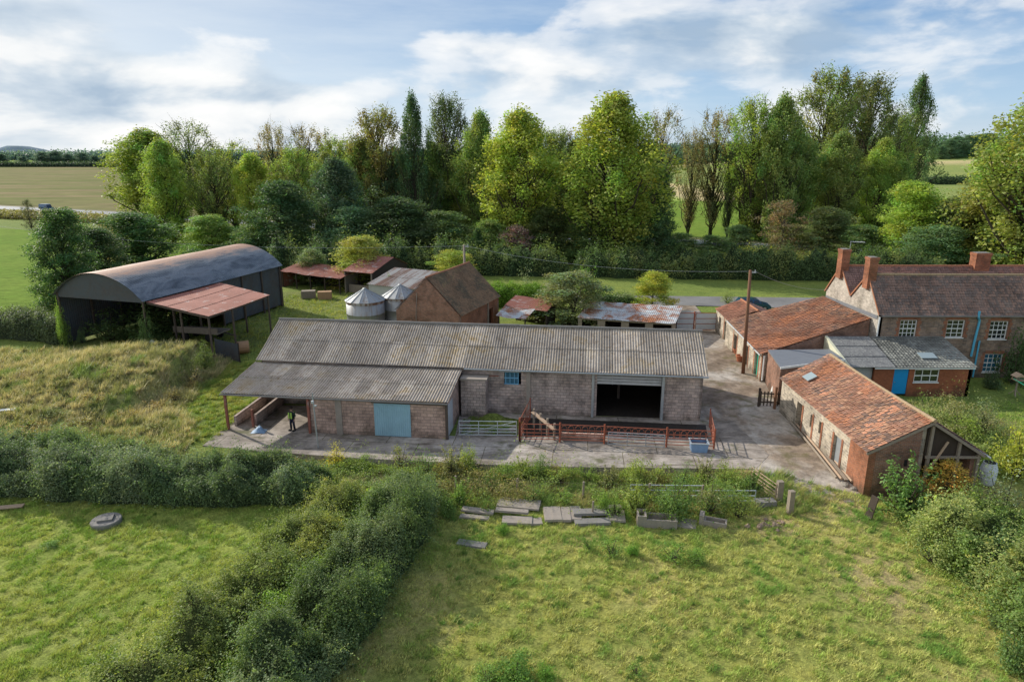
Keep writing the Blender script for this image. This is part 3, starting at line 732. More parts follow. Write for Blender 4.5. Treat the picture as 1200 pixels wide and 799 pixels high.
# ---------------------------------------------------------------- sky, sun
SUN_AZ, SUN_EL = math.atan2(-.79, .61), R(29)
def skydir(px, py):
    a = (px - CX) / F; b = (py - CY) / F
    d = Vector((a, CP - b * SP, -(SP + b * CP))).normalized(); return math.atan2(d.x, d.y), math.asin(d.z)
w = bpy.data.worlds.new('World'); sc.world = w; w.use_nodes = True
t = NT(w)
sky = t.n('TexSky', sky_type='NISHITA', sun_disc=False, sun_elevation=SUN_EL, sun_rotation=SUN_AZ, altitude=50, air_density=1.0, dust_density=.6, ozone_density=2.2).outputs[0]
d = t.n('TexCoord').outputs['Generated']; xyz = t.n('SeparateXYZ', {0: d})
az = t.math('ARCTAN2', xyz.outputs[0], xyz.outputs[1]); el = t.math('ARCSINE', xyz.outputs[2])
def blob(px, py, wx, wy, amp):
    a0, e0 = skydir(px, py)
    u = t.math('DIVIDE', t.math('SUBTRACT', az, a0), wx / F); v = t.math('DIVIDE', t.math('SUBTRACT', el, e0), wy / F)
    return t.math('MULTIPLY', t.math('EXPONENT', t.math('MULTIPLY', t.math('ADD', t.math('MULTIPLY', u, u), t.math('MULTIPLY', v, v)), -1.0)), amp)
def total(bl):
    r = blob(*bl[0])
    for b in bl[1:]: r = t.math('ADD', r, blob(*b))
    return r
elw = t.math('MULTIPLY', el, 2.5)
vec = t.n('CombineXYZ', {0: az, 1: elw, 2: 3.7}).outputs[0]
vec2 = t.n('CombineXYZ', {0: t.math('SUBTRACT', az, .045), 1: t.math('ADD', elw, .055), 2: 3.7}).outputs[0]
n1 = t.noise(vec, 5.6, 8, .53, .2); n2 = t.noise(vec2, 5.6, 5, .53, .2)
veil = t.noise(t.n('CombineXYZ', {0: t.math('MULTIPLY', az, 2.0), 1: t.math('MULTIPLY', el, 12.0), 2: .4}).outputs[0], 2.2, 6, .6)
bias = total([(40, 75, 170, 55, .40), (210, 112, 170, 28, .34), (340, 125, 120, 22, .22), (120, 160, 260, 22, .20), (560, 52, 75, 13, .20), (700, 70, 160, 40, .20),
              (880, 45, 190, 45, .26), (1080, 130, 170, 35, .14), (430, 165, 180, 18, .10), (640, 110, 120, 20, .08), (20, 10, 50, 20, .1),
              (350, 30, 200, 36, -.16), (1130, 60, 110, 30, -.14), (420, 85, 60, 20, -.06), (600, -420, 900, 330, -.12)])
dens = t.math('ADD', n1, bias)
mask = t.ramp(dens, [(.495, 0.0), (.62, .62), (.82, .92)], 'EASE')
grey = total([(230, 112, 130, 13, .45), (110, 100, 130, 16, .4), (40, 12, 60, 14, .4), (900, 38, 150, 28, .85), (820, 85, 150, 14, .35), (590, 88, 22, 8, .5), (150, 138, 140, 7, .25)])
lit = t.math('ADD', t.math('MULTIPLY', t.math('SUBTRACT', n1, n2), 2.4), t.math('SUBTRACT', .72, t.math('MULTIPLY', grey, .75)))
ccol = t.ramp(lit, [(.0, (.40, .52, .66)), (.35, (.62, .71, .80)), (.65, (.92, .94, .95)), (1.0, (1.05, 1.04, 1.02))])
base = t.mix(1, t.n('VectorMath', {0: sky, 'Scale': .085}, operation='SCALE').outputs[0], (.97, 1.0, 1.02), 'MULTIPLY')
blue = t.ramp(t.math('DIVIDE', el, .5), [(0.0, (.66, .79, .91)), (.12, (.50, .70, .93)), (.35, (.23, .42, .72)), (1.0, (.14, .28, .56))])
base = t.mix(.78, base, blue)
base = t.mix(t.ramp(veil, [(.42, 0.0), (.75, .4)]), base, (.75, .84, .92))
left = t.ramp(t.math('ADD', az, .66), [(0.0, .75), (.75, 0.0)])
base = t.mix(left, base, (.90, .94, .96))
fin = t.mix(mask, base, ccol)
lp = t.n('Background', {0: fin, 1: 1.0})
t.n('OutputWorld', {0: lp.outputs[0]})

sun = bpy.data.lights.new('sun', 'SUN'); sun.energy = 5.0; sun.angle = R(.55); sun.color = (1.0, .945, .83)
so = bpy.data.objects.new('sun', sun); col.objects.link(so); so.location = (-60, 50, 60)
sv = Vector((math.sin(SUN_AZ) * math.cos(SUN_EL), math.cos(SUN_AZ) * math.cos(SUN_EL), math.sin(SUN_EL)))
so.rotation_euler = sv.to_track_quat('Z', 'Y').to_euler()
sc.view_settings.view_transform = 'Standard'; sc.view_settings.look = 'None'; sc.view_settings.exposure = 0; sc.view_settings.gamma = 1
sc.cycles.max_bounces = 6; sc.cycles.diffuse_bounces = 3; sc.cycles.transmission_bounces = 3; sc.cycles.glossy_bounces = 2
sc.cycles.use_denoising = True
sc.cycles.caustics_reflective = False; sc.cycles.caustics_refractive = False

# ---------------------------------------------------------------- ground
def axis(a, b, st, far, k):
    r = list(np.arange(a, b + st / 2, st)); s = st
    while r[-1] < far: s *= k; r.append(r[-1] + s)
    return r
xr = axis(0, 62, .5, 7000, 1.13); xs = np.array([-q for q in reversed(xr[1:])] + xr)
ys = np.array([-400, -60, -10, 6] + axis(14, 110, .5, 9000, 1.10))
X, Y = np.meshgrid(xs, ys); Z = ground(X, Y)
def zone(X, Y):
    c = np.empty(X.shape + (3,)); c[:] = (.085, .11, .030)
    def put(m, k): c[:] = c * (1 - m[..., None]) + np.array(k) * m[..., None]
    near = 1 - sst(-1.5, .5, Y - y_edge(X))
    put(near, (.125, .135, .040))
    dry = fbm(X * .28, Y * .28, 41, 3)
    put(near * sst(.52, .68, dry) * .7, (.19, .165, .07))
    put(near * sst(-8, -12, X) * .6, (.115, .15, .035))
    dm = seg_d(X, Y, MOUND); m = sst(-2, 1, dm)
    put(m, (.17, .15, .065)); put(m * sst(.45, .6, fbm(X * .3, Y * .3, 8, 3)), (.10, .12, .035)); put(m * sst(59, 62, Y) * .8, (.12, .11, .07))
    # worn earth by the gate and along the weedy strip
    for px, py, r, k in [(1030, 665, 1.7, .75), (1045, 700, 1.5, .6), (905, 612, 1.3, .9), (990, 590, 2.6, .7), (900, 560, 2.2, .8), (480, 555, 1.8, .7), (620, 560, 1.5, .5), (840, 560, 1.5, .5)]:
        q = P(px, py, -.6); put(k * np.exp(-(((X - q.x) / (r * 1.4)) ** 2 + ((Y - q.y) / r) ** 2)), (.20, .15, .10))
    strip = sst(0, -.4, Y - y_edge(X)) * sst(-3.6, -3.0, Y - y_edge(X)) * sst(-12, -9, X) * sst(17, 14, X); put(strip * .6, (.12, .095, .06))
    barnyard = ((X > -48) & (X < -20) & (Y > 66) & (Y < 95)).astype(float); put(barnyard * .5, (.07, .075, .03))  # ground darkened, shade inside the curved barn put into its colour
    far = sst(225, 300, Y); fn = vn(X * .0045 + 3, Y * .0026, 77)
    put(far, (.11, .135, .045)); put(far * sst(.45, .5, fn), (.24, .20, .12)); put(far * sst(.62, .66, fn), (.12, .18, .035)); put(sst(1300, 3000, Y), (.12, .16, .16)); put(sst(3000, 6000, Y), (.20, .28, .36))  # farthest ground fades to blue: distance haze put into the colour
    return c
cz = zone(X, Y)
ny_, nx_ = X.shape; idx = np.arange(nx_ * ny_).reshape(ny_, nx_)
Fq = np.stack([idx[:-1, :-1], idx[:-1, 1:], idx[1:, 1:], idx[1:, :-1]], -1).reshape(-1, 4)
tag(link('ground', np_mesh('ground', np.stack([X, Y, Z], -1).reshape(-1, 3), Fq, M['ground'], cz.reshape(-1, 3), True)), kind='structure')

def sheet(name, poly, m, z=None, step=0, off=.03):
    """flat or draped sheet over a polygon of plan points"""
    if step:
        q = np.array(poly); lo, hi = q.min(0), q.max(0)
        gx, gy = np.meshgrid(np.arange(lo[0], hi[0] + step, step), np.arange(lo[1], hi[1] + step, step))
        zz = ground(gx, gy) + off; dd = seg_d(gx, gy, poly) > -step * .3
        i = np.arange(gx.size).reshape(gx.shape); ok = dd[:-1, :-1] & dd[1:, 1:] & dd[:-1, 1:] & dd[1:, :-1]
        Fq = np.stack([i[:-1, :-1], i[:-1, 1:], i[1:, 1:], i[1:, :-1]], -1)[ok]
        return tag(link(name, np_mesh(name, np.stack([gx, gy, zz], -1).reshape(-1, 3), Fq, M[m], smooth=True)), kind='structure')
    b = MB(); b.add([(x, y, z) for x, y in poly], [tuple(range(len(poly)))])
    return tag(b.build(name, m), kind='structure')
# concrete apron in front of the barn with its retaining edge, farm yard, lane, road and far fields
ap = [(-21.1, 42.98), (-16.5, 42.0), (-10, 41.0), (1.1, 39.75), (8, 39.6), (15.4, 39.4), (17.0, 41.5), (16.4, 47.4), (-4, 49.4), (-4, 44.6), (-13.8, 46), (-14.5, 50.4), (-20.3, 50.9), (-20.9, 46.4)]
b = MB(); n = len(ap)
b.add([(x, y, -.29) for x, y in ap] + [(x, y, -1.1) for x, y in ap], [tuple(range(n))] + [(i, i + n, (i + 1) % n + n, (i + 1) % n) for i in range(n)])
tag(b.build('concrete_apron', 'concrete'), kind='structure')
yd = [(14.2, 42), (15.0, 39.2), (15.6, 37.2), (17.5, 36.0), (20.8, 35.4), (21.2, 44), (21.5, 49), (24, 51), (24, 56), (21.9, 57), (22.8, 73.5), (17.0, 73.8), (14.8, 66), (13.0, 56), (13.0, 48)]
sheet('farm_yard', yd, 'yard_dirt', step=.25, off=.018)
sheet('pen_floor', [(.9, 44.3), (5, 45.0), (9, 44.6), (13.7, 44.2), (14.2, 46.6), (.6, 48.1)], 'slurry', z=-.284)
sheet('lane', [(3, 92.4), (17, 91.8), (80, 88), (80, 81), (44, 83), (23, 85.5), (17, 86.5), (3, 87.2)], 'asphalt', z=.03)
sheet('gateway', [(17.4, 73), (22.6, 73), (23.5, 85.7), (17, 86.7)], 'yard_dirt', z=.025)
sheet('pasture', [(-160, 186), (-56, 152), (-50, 100), (-51.5, 82), (-54, 74), (-75, 70), (-150, 68), (-260, 120)], 'field_green', z=.03)
rd = [(-520, 392), (-182, 245.5), (-124, 219), (-77, 194), (-8, 164), (38, 150), (75, 131), (140, 95)]
def strip(name, w0, w1, m, z):
    b = MB(); vs = []
    for i, (x, y) in enumerate(rd):
        a, c = rd[max(0, i - 1)], rd[min(len(rd) - 1, i + 1)]; l = math.hypot(c[0] - a[0], c[1] - a[1]); nx, ny = -(c[1] - a[1]) / l, (c[0] - a[0]) / l
        vs += [(x + nx * w0, y + ny * w0, z), (x + nx * w1, y + ny * w1, z)]
    b.add(vs, [(2 * i, 2 * i + 2, 2 * i + 3, 2 * i + 1) for i in range(len(rd) - 1)])
    return tag(b.build(name, m), kind='structure')
strip('road_verge', -7.5, 8.5, 'field_pale', .04)
strip('main_road', -4.2, 4.2, 'road_pale', .10)
sheet('stubble_field', [(-1400, 780), (-520, 402), (-182, 256), (-77, 204), (-8, 174), (20, 166), (20, 420), (-200, 900), (-1400, 1150)], 'field_stubble', z=.06)
sheet('green_field', [(21, 166), (38, 160), (75, 141), (200, 100), (250, 235), (21, 290)], 'field_green', z=.065)
sheet('pale_field', [(-180, 1180), (-900, 1260), (-1500, 1500), (-1500, 1900), (-100, 1900)], 'field_green', z=.3)
gx, gy = np.meshgrid(np.linspace(-2600, -500, 140), np.linspace(2450, 2900, 12))
gz = -2 + np.sin(np.linspace(0, math.pi, 12))[:, None] * (26 * np.exp(-((gx + 1850) / 45) ** 2) * (.6 + .8 * fbm(gx * .03, gy * .03, 6)) + 15 * np.exp(-((gx + 2010) / 70) ** 2) + 9 * fbm(gx * .05, gy * .05, 8) + 20 * fbm(gx * .008, gy * .01, 9))
i_ = np.arange(gx.size).reshape(gx.shape)
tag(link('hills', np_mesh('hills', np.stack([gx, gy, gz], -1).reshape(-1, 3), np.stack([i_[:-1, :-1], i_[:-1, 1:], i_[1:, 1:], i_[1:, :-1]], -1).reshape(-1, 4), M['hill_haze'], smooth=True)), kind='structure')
# ---------------------------------------------------------------- buildings
TH = math.atan2(-4.0, 34.1); X_, Y_, Z_ = Vector((1, 0, 0)), Vector((0, 1, 0)), Vector((0, 0, 1))
# --- long cattle barn
bn = thing('cattle_barn', 'long block cattle barn with grey corrugated roof and one wide open doorway', 'barn', (-19.9, 51.1, -.3), TH)
b = MB().wall((.2, .25, 0), X_, Y_, 33.9, -.5, 3.6, .2, [(26.2, 31.15, -.5, 3.5), (19.2, 20.5, 2.3, 3.3)])
b.build('wall', 'block_wall', bn)
for x, n in ((34.1, -1), (.2, 1)):
    MB().prism([(.25, -.5), (8.75, -.5), (8.75, 3.6), (4.5, 5.68), (.25, 3.6)], (x, 0, 0), Y_, X_ * n, .2).build('gable_wall', 'block_wall', bn)
MB().wall((.4, 8.55, 0), X_, Y_, 33.5, -.5, 3.6, .2).build('wall', 'block_wall', bn)
corr('roof', (-.1, -.12, 3.62), (34.4, -.12, 3.62), (34.4, 4.5, 5.82), (-.1, 4.5, 5.82), 'asbestos', bn, .2, .034, 2, .03, .008)
corr('roof', (34.4, 9.1, 3.62), (-.1, 9.1, 3.62), (-.1, 4.5, 5.82), (34.4, 4.5, 5.82), 'asbestos', bn, .2, .034, 2, .03, .008)
b = MB()
for i in range(24):
    x0 = -.12 + i * 34.55 / 24; dz = random.uniform(-.012, .012)
    b.tube([(x0, 4.5, 5.84 + dz), (x0 + 34.55 / 24 + .04, 4.5, 5.84 + dz)], .11, 8)
b.build('ridge_cap', 'slab_dark', bn)
MB().tube([(16.4, -.16, 3.54), (34.4, -.16, 3.54)], .06, 8).build('gutter', 'galv', bn)
b = MB(); b.box(21.1, 21.42, .1, .24, -.3, 3.5); b.build('column', 'slab_grey', bn)
for x in (26.02, 31.15): MB().box(x, x + .18, .05, .47, -.3, 3.5).build('door_jamb', 'galv', bn)
b = MB()
for k in range(4): b.box(26.22, 31.13, .30 + .004 * k, .34, 2.62 + k * .22, 2.80 + k * .22)
b.box(27.5, 27.56, .27, .297, 2.6, 3.48); b.build('lintel_boards', 'pale_render', bn)
window(bn, (19.2, .25, 2.3), X_, -Y_, 1.3, 1.0, 4, 2, 'blue_frame', 'glass_sky_blue', False, .06, .06, .05)
MB().box(19.0, 20.7, .18, .244, 3.3, 3.46).build('lintel', 'pale_render', bn)
MB().box(16.5, 19.0, .2, .246, 2.92, 2.98).build('rail', 'rust_red', bn)
b = MB().wall((16.3, -1.0, 0), X_, Y_, 1.9, -.4, 2.95, .2); b.wall((18.2, -.8, 0), Y_, -X_, 1.04, -.4, 2.95, .2); b.build('lobby_wall', 'block_wall', bn)
MB().box(16.25, 18.28, -1.06, .24, 2.95, 3.07).build('lobby_roof', 'slab_grey', bn)
MB().box(.5, 34, .5, 8.5, -.02, .0).build('floor', 'slurry', bn)
for x in (6, 11.5, 17, 22.6, 28.2): MB().box(x - .1, x + .1, 4.4, 4.6, 0, 5.6).build('stanchion', 'steel_dark', bn)
# --- lean-to wing in front of it
wg = thing('lean_to_wing', 'low pinkish block lean-to with grey corrugated roof, blue sliding door and open bay', 'lean-to', (-19.9, 51.1, -.3), TH)
corr('roof', (-.2, -5.45, 2.80), (16.25, -5.45, 2.80), (16.25, -.02, 3.46), (-.2, -.02, 3.46), 'asbestos', wg, .2, .034, 2, .03, .008)
MB().wall((6.3, -5.2, 0), X_, Y_, 9.8, -.4, 2.72, .2, [(4.7, 7.2, -.4, 2.42)]).build('wall', 'block_wall_pink', wg)
MB().prism([(-5.0, -.4), (.2, -.4), (.2, 3.38), (-5.0, 2.74)], (16.1, 0, 0), Y_, -X_, .2).build('wall', 'block_wall_pink', wg)
MB().prism([(-5.0, -.4), (.2, -.4), (.2, 3.36), (-5.0, 2.74)], (6.3, 0, 0), Y_, X_, .2).build('wall', 'block_wall_pink', wg)
MB().box(8.15, 8.6, -5.27, -5.2, -.3, 2.7).build('pier', 'slab_grey', wg)
d = corr('door', (10.95, -5.24, .06), (13.55, -5.24, .06), (13.55, -5.24, 2.5), (10.95, -5.24, 2.5), 'blue_sheet', wg, .15, .014, 1)
MB().box(10.8, 16.0, -5.32, -5.26, 2.5, 2.58).build('door_track', 'steel_dark', wg)
MB().box(16.1, 16.14, -4.9, -3.3, .1, 2.35).build('side_door', 'pale_render', wg)
MB().box(16.02, 16.2, -5.32, -5.21, -.4, 2.7).build('corner_post', 'steel_dark', wg)
for x, y in ((.05, -5.3), (6.2, -5.3)):
    MB().box(x - .08, x + .08, y - .08, y + .08, -.4, 2.72).build('post', 'rust_red', wg)
MB().box(-.1, 6.2, -5.36, -5.24, 2.6, 2.75).build('beam', 'timber_dark', wg)
MB().tube([(-.2, -5.5, 2.72), (16.25, -5.5, 2.70)], .055, 8).build('gutter', 'slab_dark', wg)
b = MB()
for x in (.3, 2.3, 4.3): b.bar((x, -5.2, 2.66), (x, .1, 3.32), .08, .16)
for y in (-3.6, -1.8): b.bar((-.1, y, 2.70 + (y + 5.4) * .121), (6.3, y, 2.70 + (y + 5.4) * .121), .06, .1)
b.build('rafters', 'timber_dark', wg)
for x, h, l in ((.2, .8, -4.7), (1.6, .85, -4.4)):
    MB().box(x, x + .18, l, .2, -.4, h).build('low_wall', 'block_wall', wg)
MB().box(1.55, 1.7, -4.75, -4.6, -.3, 1.35).build('stub_post', 'rust_red', wg)
# --- dutch barn with curved roof
db = thing('dutch_barn', 'long open barn with curved dark corrugated iron roof rusting along its crown', 'barn', (-45.56, 66.97, 0), R(-16.4))
W_, Ld, Ez, Ri = 10.7, 22.0, 5.4, 2.3
Rc = ((W_ / 2) ** 2 + Ri ** 2) / (2 * Ri); a0 = math.asin(W_ / 2 / Rc)
arc = lambda f, k=0.0: (W_ / 2 + (Rc + k) * math.sin(-a0 * 1.04 + 2.08 * a0 * f), Ez - (Rc - Ri) + (Rc + k) * math.cos(-a0 * 1.04 + 2.08 * a0 * f))
fy = np.linspace(-.3, Ld + .3, 22 * 3 * 6 + 1); ff = np.linspace(0, 1, 29); V = []
lap = np.where((np.arange(29) % 7) == 0, .012, 0)
for i, f in enumerate(ff):
    x, z = arc(f); an = -a0 * 1.04 + 2.08 * a0 * f; hh = .022 * np.sin(fy * 2 * np.pi / .33) + lap[i] + .05 * (vn(fy * .5, np.full_like(fy, i * .3), 4) - .5)
    V.append(np.stack([x + math.sin(an) * hh, fy, z + math.cos(an) * hh], 1))
V = np.stack(V); ix = np.arange(V.shape[0] * V.shape[1]).reshape(V.shape[:2])
link('roof', np_mesh('roof', V.reshape(-1, 3), np.stack([ix[:-1, :-1], ix[1:, :-1], ix[1:, 1:], ix[:-1, 1:]], -1).reshape(-1, 4), M['dutch_roof'], smooth=True), db)
pl = [arc(k / 20, -.06) for k in range(21)]
for y in (.05, Ld - .1):
    MB().prism([(0.02, Ez - .35), (W_ - .02, Ez - .35)] + [(x, z) for x, z in reversed(pl)], (0, y, 0), X_, Y_, .05).build('gable_sheet', 'zinc_dark', db)
for x in (.05, W_ - .2):
    for k in range(7): MB().box(x, x + .16, k * Ld / 6.05, k * Ld / 6.05 + .16, -.4, Ez + .1).build('post', 'steel_dark', db)
b = MB()
for x in (.06, W_ - .18): b.box(x, x + .1, 0, Ld, Ez - .2, Ez - .02)
b.build('wall_plate', 'steel_dark', db)
def vsheet(name, p, q, z0, z1, m, par, pitch=.25):
    return corr(name, (p[0], p[1], z0), (q[0], q[1], z0), (q[0], q[1], z1), (p[0], p[1], z1), m, par, pitch, .02, 1)
vsheet('side_sheet', (W_ - .28, 11.2), (W_ - .28, Ld), .25, 2.8, 'zinc_dark', db)
vsheet('side_sheet', (W_ - .26, 11.2), (W_ - .26, Ld), 2.82, 5.3, 'zinc_dark', db)
vsheet('side_sheet', (-.02, Ld), (-.02, 0), .2, 5.3, 'zinc_dark', db)  # unseen left side, sheeted over to keep the interior dark
vsheet('dark_fill_sheet', (W_, Ld + .02), (0, Ld + .02), .0, 5.35, 'zinc_dark', db)  # added dark sheet across the far end, darkens the interior
# --- its rusty lean-to roof on posts
lt = thing('lean_to_canopy', 'red rusted flat canopy on thin posts joined to the curved barn', 'canopy', (-45.56, 66.97, 0), R(-16.4))
corr('roof', (18.9, -1.0, 4.5), (18.35, 8.95, 4.5), (10.6, 10.7, 5.15), (10.75, .2, 5.15), 'rust_red', lt, .25, .02, 3, .05, .012)
for x, y in ((18.7, -.8), (18.6, 2.6), (18.25, 8.7), (14.6, 9.6), (14.7, .2)):
    MB().box(x - .07, x + .07, y - .07, y + .07, -.5, 4.46 + (18.7 - x) * .08).build('post', 'steel_dark', lt)
b = MB(); b.bar((18.72, -.95, 4.36), (18.2, 8.9, 4.36), .1, .18); b.bar((18.7, -.9, 4.36), (10.8, .3, 5.0), .08, .14); b.bar((18.3, 8.8, 4.36), (10.7, 10.5, 5.0), .08, .14); b.build('beam', 'steel_dark', lt)
# --- old brick barn behind the long one
bb = thing('brick_barn', 'old red brick barn with steep mossy brown tiled roof and bare gable', 'barn', (-11.92, 68.58, 0), R(-21))
MB().prism([(0, -.4), (7.2, -.4), (7.2, 3.3), (3.6, 6.82), (0, 3.3)], (0, 0, 0), X_, Y_, .35).build('gable_wall', 'brick_old', bb)
MB().prism([(0, -.4), (7.2, -.4), (7.2, 3.3), (3.6, 6.82), (0, 3.3)], (0, 9.95, 0), X_, Y_, .35).build('gable_wall', 'brick_old', bb)
MB().wall((7.2, .35, 0), Y_, -X_, 9.6, -.4, 3.3, .3, [(7.2, 8.3, -.4, 2.4)]).build('wall', 'brick_red', bb)
MB().wall((0, 9.95, 0), -Y_, X_, 9.6, -.4, 3.3, .3).build('wall', 'brick_red', bb)
tiles('roof', (7.4, -.06, 3.28), (7.4, 10.4, 3.28), (3.6, 10.4, 6.95), (3.6, -.06, 6.95), bb, BROWN, .17, .2, .08, .012, seed=3)
tiles('roof', (-.2, 10.4, 3.28), (-.2, -.06, 3.28), (3.6, -.06, 6.95), (3.6, 10.4, 6.95), bb, BROWN, .17, .2, .08, .012, seed=4)
MB().tube([(3.6, -.08, 6.97), (3.6, 5, 6.92), (3.6, 10.4, 6.97)], .1, 8).build('ridge_tiles', 'ridge_red', bb)
MB().box(7.2, 7.3, 7.0, 7.2, 0, 3.2).build('buttress', 'timber_grey', bb)
MB().tube([(2.5, -.04, 5.3), (2.35, -.05, 3.5), (2.2, -.05, 0)], .035, 6).build('lightning_strip', 'slab_grey', bb)
# --- grain bins
def bin_(lab, x, y, s):
    t = thing('grain_bin', lab, 'silo', (x, y, 0), random.random(), 'round grain bins behind the barn')
    MB().lathe([(2.0 * s, -.3), (2.0 * s, 1.2), (2.03 * s, 1.22), (2.0 * s, 1.25), (2.0 * s, 2.5), (2.03 * s, 2.52), (2.0 * s, 2.55), (2.0 * s, 3.95)], n=36).build('drum', 'zinc', t, True)
    V, Fc = [], []; n = 14; b = MB()
    for k in range(n):
        a, c = 2 * math.pi * k / n, 2 * math.pi * (k + 1) / n
        b.add([(2.15 * s * math.cos(a), 2.15 * s * math.sin(a), 3.9), (2.15 * s * math.cos(c), 2.15 * s * math.sin(c), 3.9), (.16 * math.cos(c), .16 * math.sin(c), 5.02), (.16 * math.cos(a), .16 * math.sin(a), 5.02)], [(0, 1, 2, 3)])
    b.build('roof', 'zinc', t)
    b = MB()
    for k in range(n):
        a = 2 * math.pi * k / n; b.tube([(2.16 * s * math.cos(a), 2.16 * s * math.sin(a), 3.93), (.16 * math.cos(a), .16 * math.sin(a), 5.05)], .035, 4)
    b.build('roof_ribs', 'galv', t)
    MB().lathe([(.2, 5.0), (.22, 5.08), (.12, 5.16)], n=12).build('cap', 'zinc', t)
    MB().lathe([(2.02 * s, 3.62), (2.02 * s, 3.9)], n=36).build('rust_band', 'zinc_stripe', t)
bin_('larger round grain bin with cone roof, standing left of its twin', -15.6, 71, 1.0)
bin_('round grain bin with cone roof partly hidden behind the brick gable', -12.2, 73.2, .98)
# --- open sheds behind
t = thing('cart_shed', 'tall open fronted shed with red rusted pitched roof behind the grain bins', 'shed', (-23.4, 94.2, 0), R(-24))
corr('roof', (-.2, -.2, 3.0), (4.8, -.2, 3.0), (4.8, 5.4, 4.5), (-.2, 5.4, 4.5), 'rust_red', t, .25, .02, 2)
corr('roof', (4.8, 9, 3.0), (-.2, 9, 3.0), (-.2, 5.4, 4.5), (4.8, 5.4, 4.5), 'rust_red', t, .25, .02, 2)
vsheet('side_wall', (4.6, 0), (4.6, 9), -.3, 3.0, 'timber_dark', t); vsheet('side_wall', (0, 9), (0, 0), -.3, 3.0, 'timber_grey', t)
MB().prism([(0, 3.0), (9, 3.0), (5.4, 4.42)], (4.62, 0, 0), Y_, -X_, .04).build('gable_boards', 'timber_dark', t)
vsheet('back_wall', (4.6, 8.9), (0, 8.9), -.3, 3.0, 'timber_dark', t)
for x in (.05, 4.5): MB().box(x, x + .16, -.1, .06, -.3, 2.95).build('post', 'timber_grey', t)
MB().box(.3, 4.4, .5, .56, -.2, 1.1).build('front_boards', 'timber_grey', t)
t = thing('open_shed', 'low long open shed with thin rusty roof beside the curved barn', 'shed', (-33.6, 98.3, 0), R(-28))
corr('roof', (-.2, -.2, 2.35), (11.4, -.2, 2.2), (11.4, 4.5, 3.0), (-.2, 4.5, 3.1), 'rust_red', t, .25, .02, 2, .1, .15)
for k in range(5): MB().box(.1 + k * 2.7, .24 + k * 2.7, 0, .14, -.3, 2.25).build('post', 'timber_dark', t)
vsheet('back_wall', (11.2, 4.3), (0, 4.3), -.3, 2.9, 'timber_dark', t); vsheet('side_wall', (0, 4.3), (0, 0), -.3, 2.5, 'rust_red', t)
t = thing('calf_shed', 'shed with grey and rust striped corrugated roof beside the brick barn gable', 'shed', (-18.5, 86.8, 0), R(-25))
corr('roof', (-.2, -.2, 2.55), (7.4, -.2, 2.5), (7.4, 6.3, 3.75), (-.2, 6.3, 3.8), 'zinc_stripe', t, .3, .03, 2)
MB().wall((0, 0, 0), X_, Y_, 7.2, -.3, 2.5, .15, [(4.5, 6.6, -.3, 2.1)]).build('wall', 'pale_render', t)
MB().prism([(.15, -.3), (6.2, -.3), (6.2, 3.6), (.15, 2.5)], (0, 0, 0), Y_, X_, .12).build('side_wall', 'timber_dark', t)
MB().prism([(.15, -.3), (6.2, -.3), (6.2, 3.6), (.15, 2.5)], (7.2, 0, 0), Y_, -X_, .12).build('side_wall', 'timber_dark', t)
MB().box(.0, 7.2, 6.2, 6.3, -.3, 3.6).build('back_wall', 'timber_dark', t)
t = thing('pig_shed', 'low shed with white and rust patched tin roof near the road gate', 'shed', (7.1, 71.2, 0), R(-15.5))
for k in range(5):
    x0, x1 = -.1 + k * 2.05, 1.97 + k * 2.05
    corr('roof_sheet', (x0, -.2 - .03 * k, 1.92 + .01 * (k % 2)), (x1, -.2, 1.92 + .01 * (k % 2)), (x1 + .5, 5.2, 2.62), (x0 + .5, 5.2, 2.6), 'rust_mix', t, .2, .018, 2, 0, .12)
MB().wall((0, 0, 0), X_, Y_, 10.2, -.3, 1.85, .12, [(.4, 2.1, .5, 1.7), (2.9, 4.6, .3, 1.7), (5.4, 7.1, .5, 1.7), (7.9, 9.8, .3, 1.7)]).build('wall', 'timber_grey', t)
MB().box(0, 10.4, 5.0, 5.1, -.3, 2.5).build('back_wall', 'timber_dark', t)
for x in (0, 10.1): MB().prism([(.12, -.3), (5, -.3), (5, 2.45), (.12, 1.85)], (x, 0, 0), Y_, X_, .1).build('side_wall', 'timber_dark', t)
t = thing('tin_lean_to', 'small sagging lean-to with orange rusted tin roof against the brick barn', 'shed', (-1.6, 72.2, 0), R(-19))
corr('roof_sheet', (-.1, -.2, 1.9), (3.3, -.2, 1.75), (3.5, 2.6, 2.3), (-.1, 2.6, 2.4), 'rust_mix', t, .2, .02, 1, .1, .1)
corr('roof_sheet', (-.1, 2.5, 2.42), (4.9, 2.5, 2.2), (5.0, 6.5, 2.75), (-.1, 6.5, 2.85), 'rust_red', t, .2, .02, 1, .12, .1)
for p_ in ((.1, 0), (3.1, 0), (4.7, 2.6)): MB().box(p_[0], p_[0] + .12, p_[1], p_[1] + .12, -.3, 1.75).build('post', 'timber_dark', t)
MB().box(0, 4.8, 6.2, 6.3, -.3, 2.6).build('back_wall', 'timber_dark', t); MB().box(4.75, 4.85, 2.8, 6.2, -.3, 2.1).build('side_wall', 'timber_dark', t)

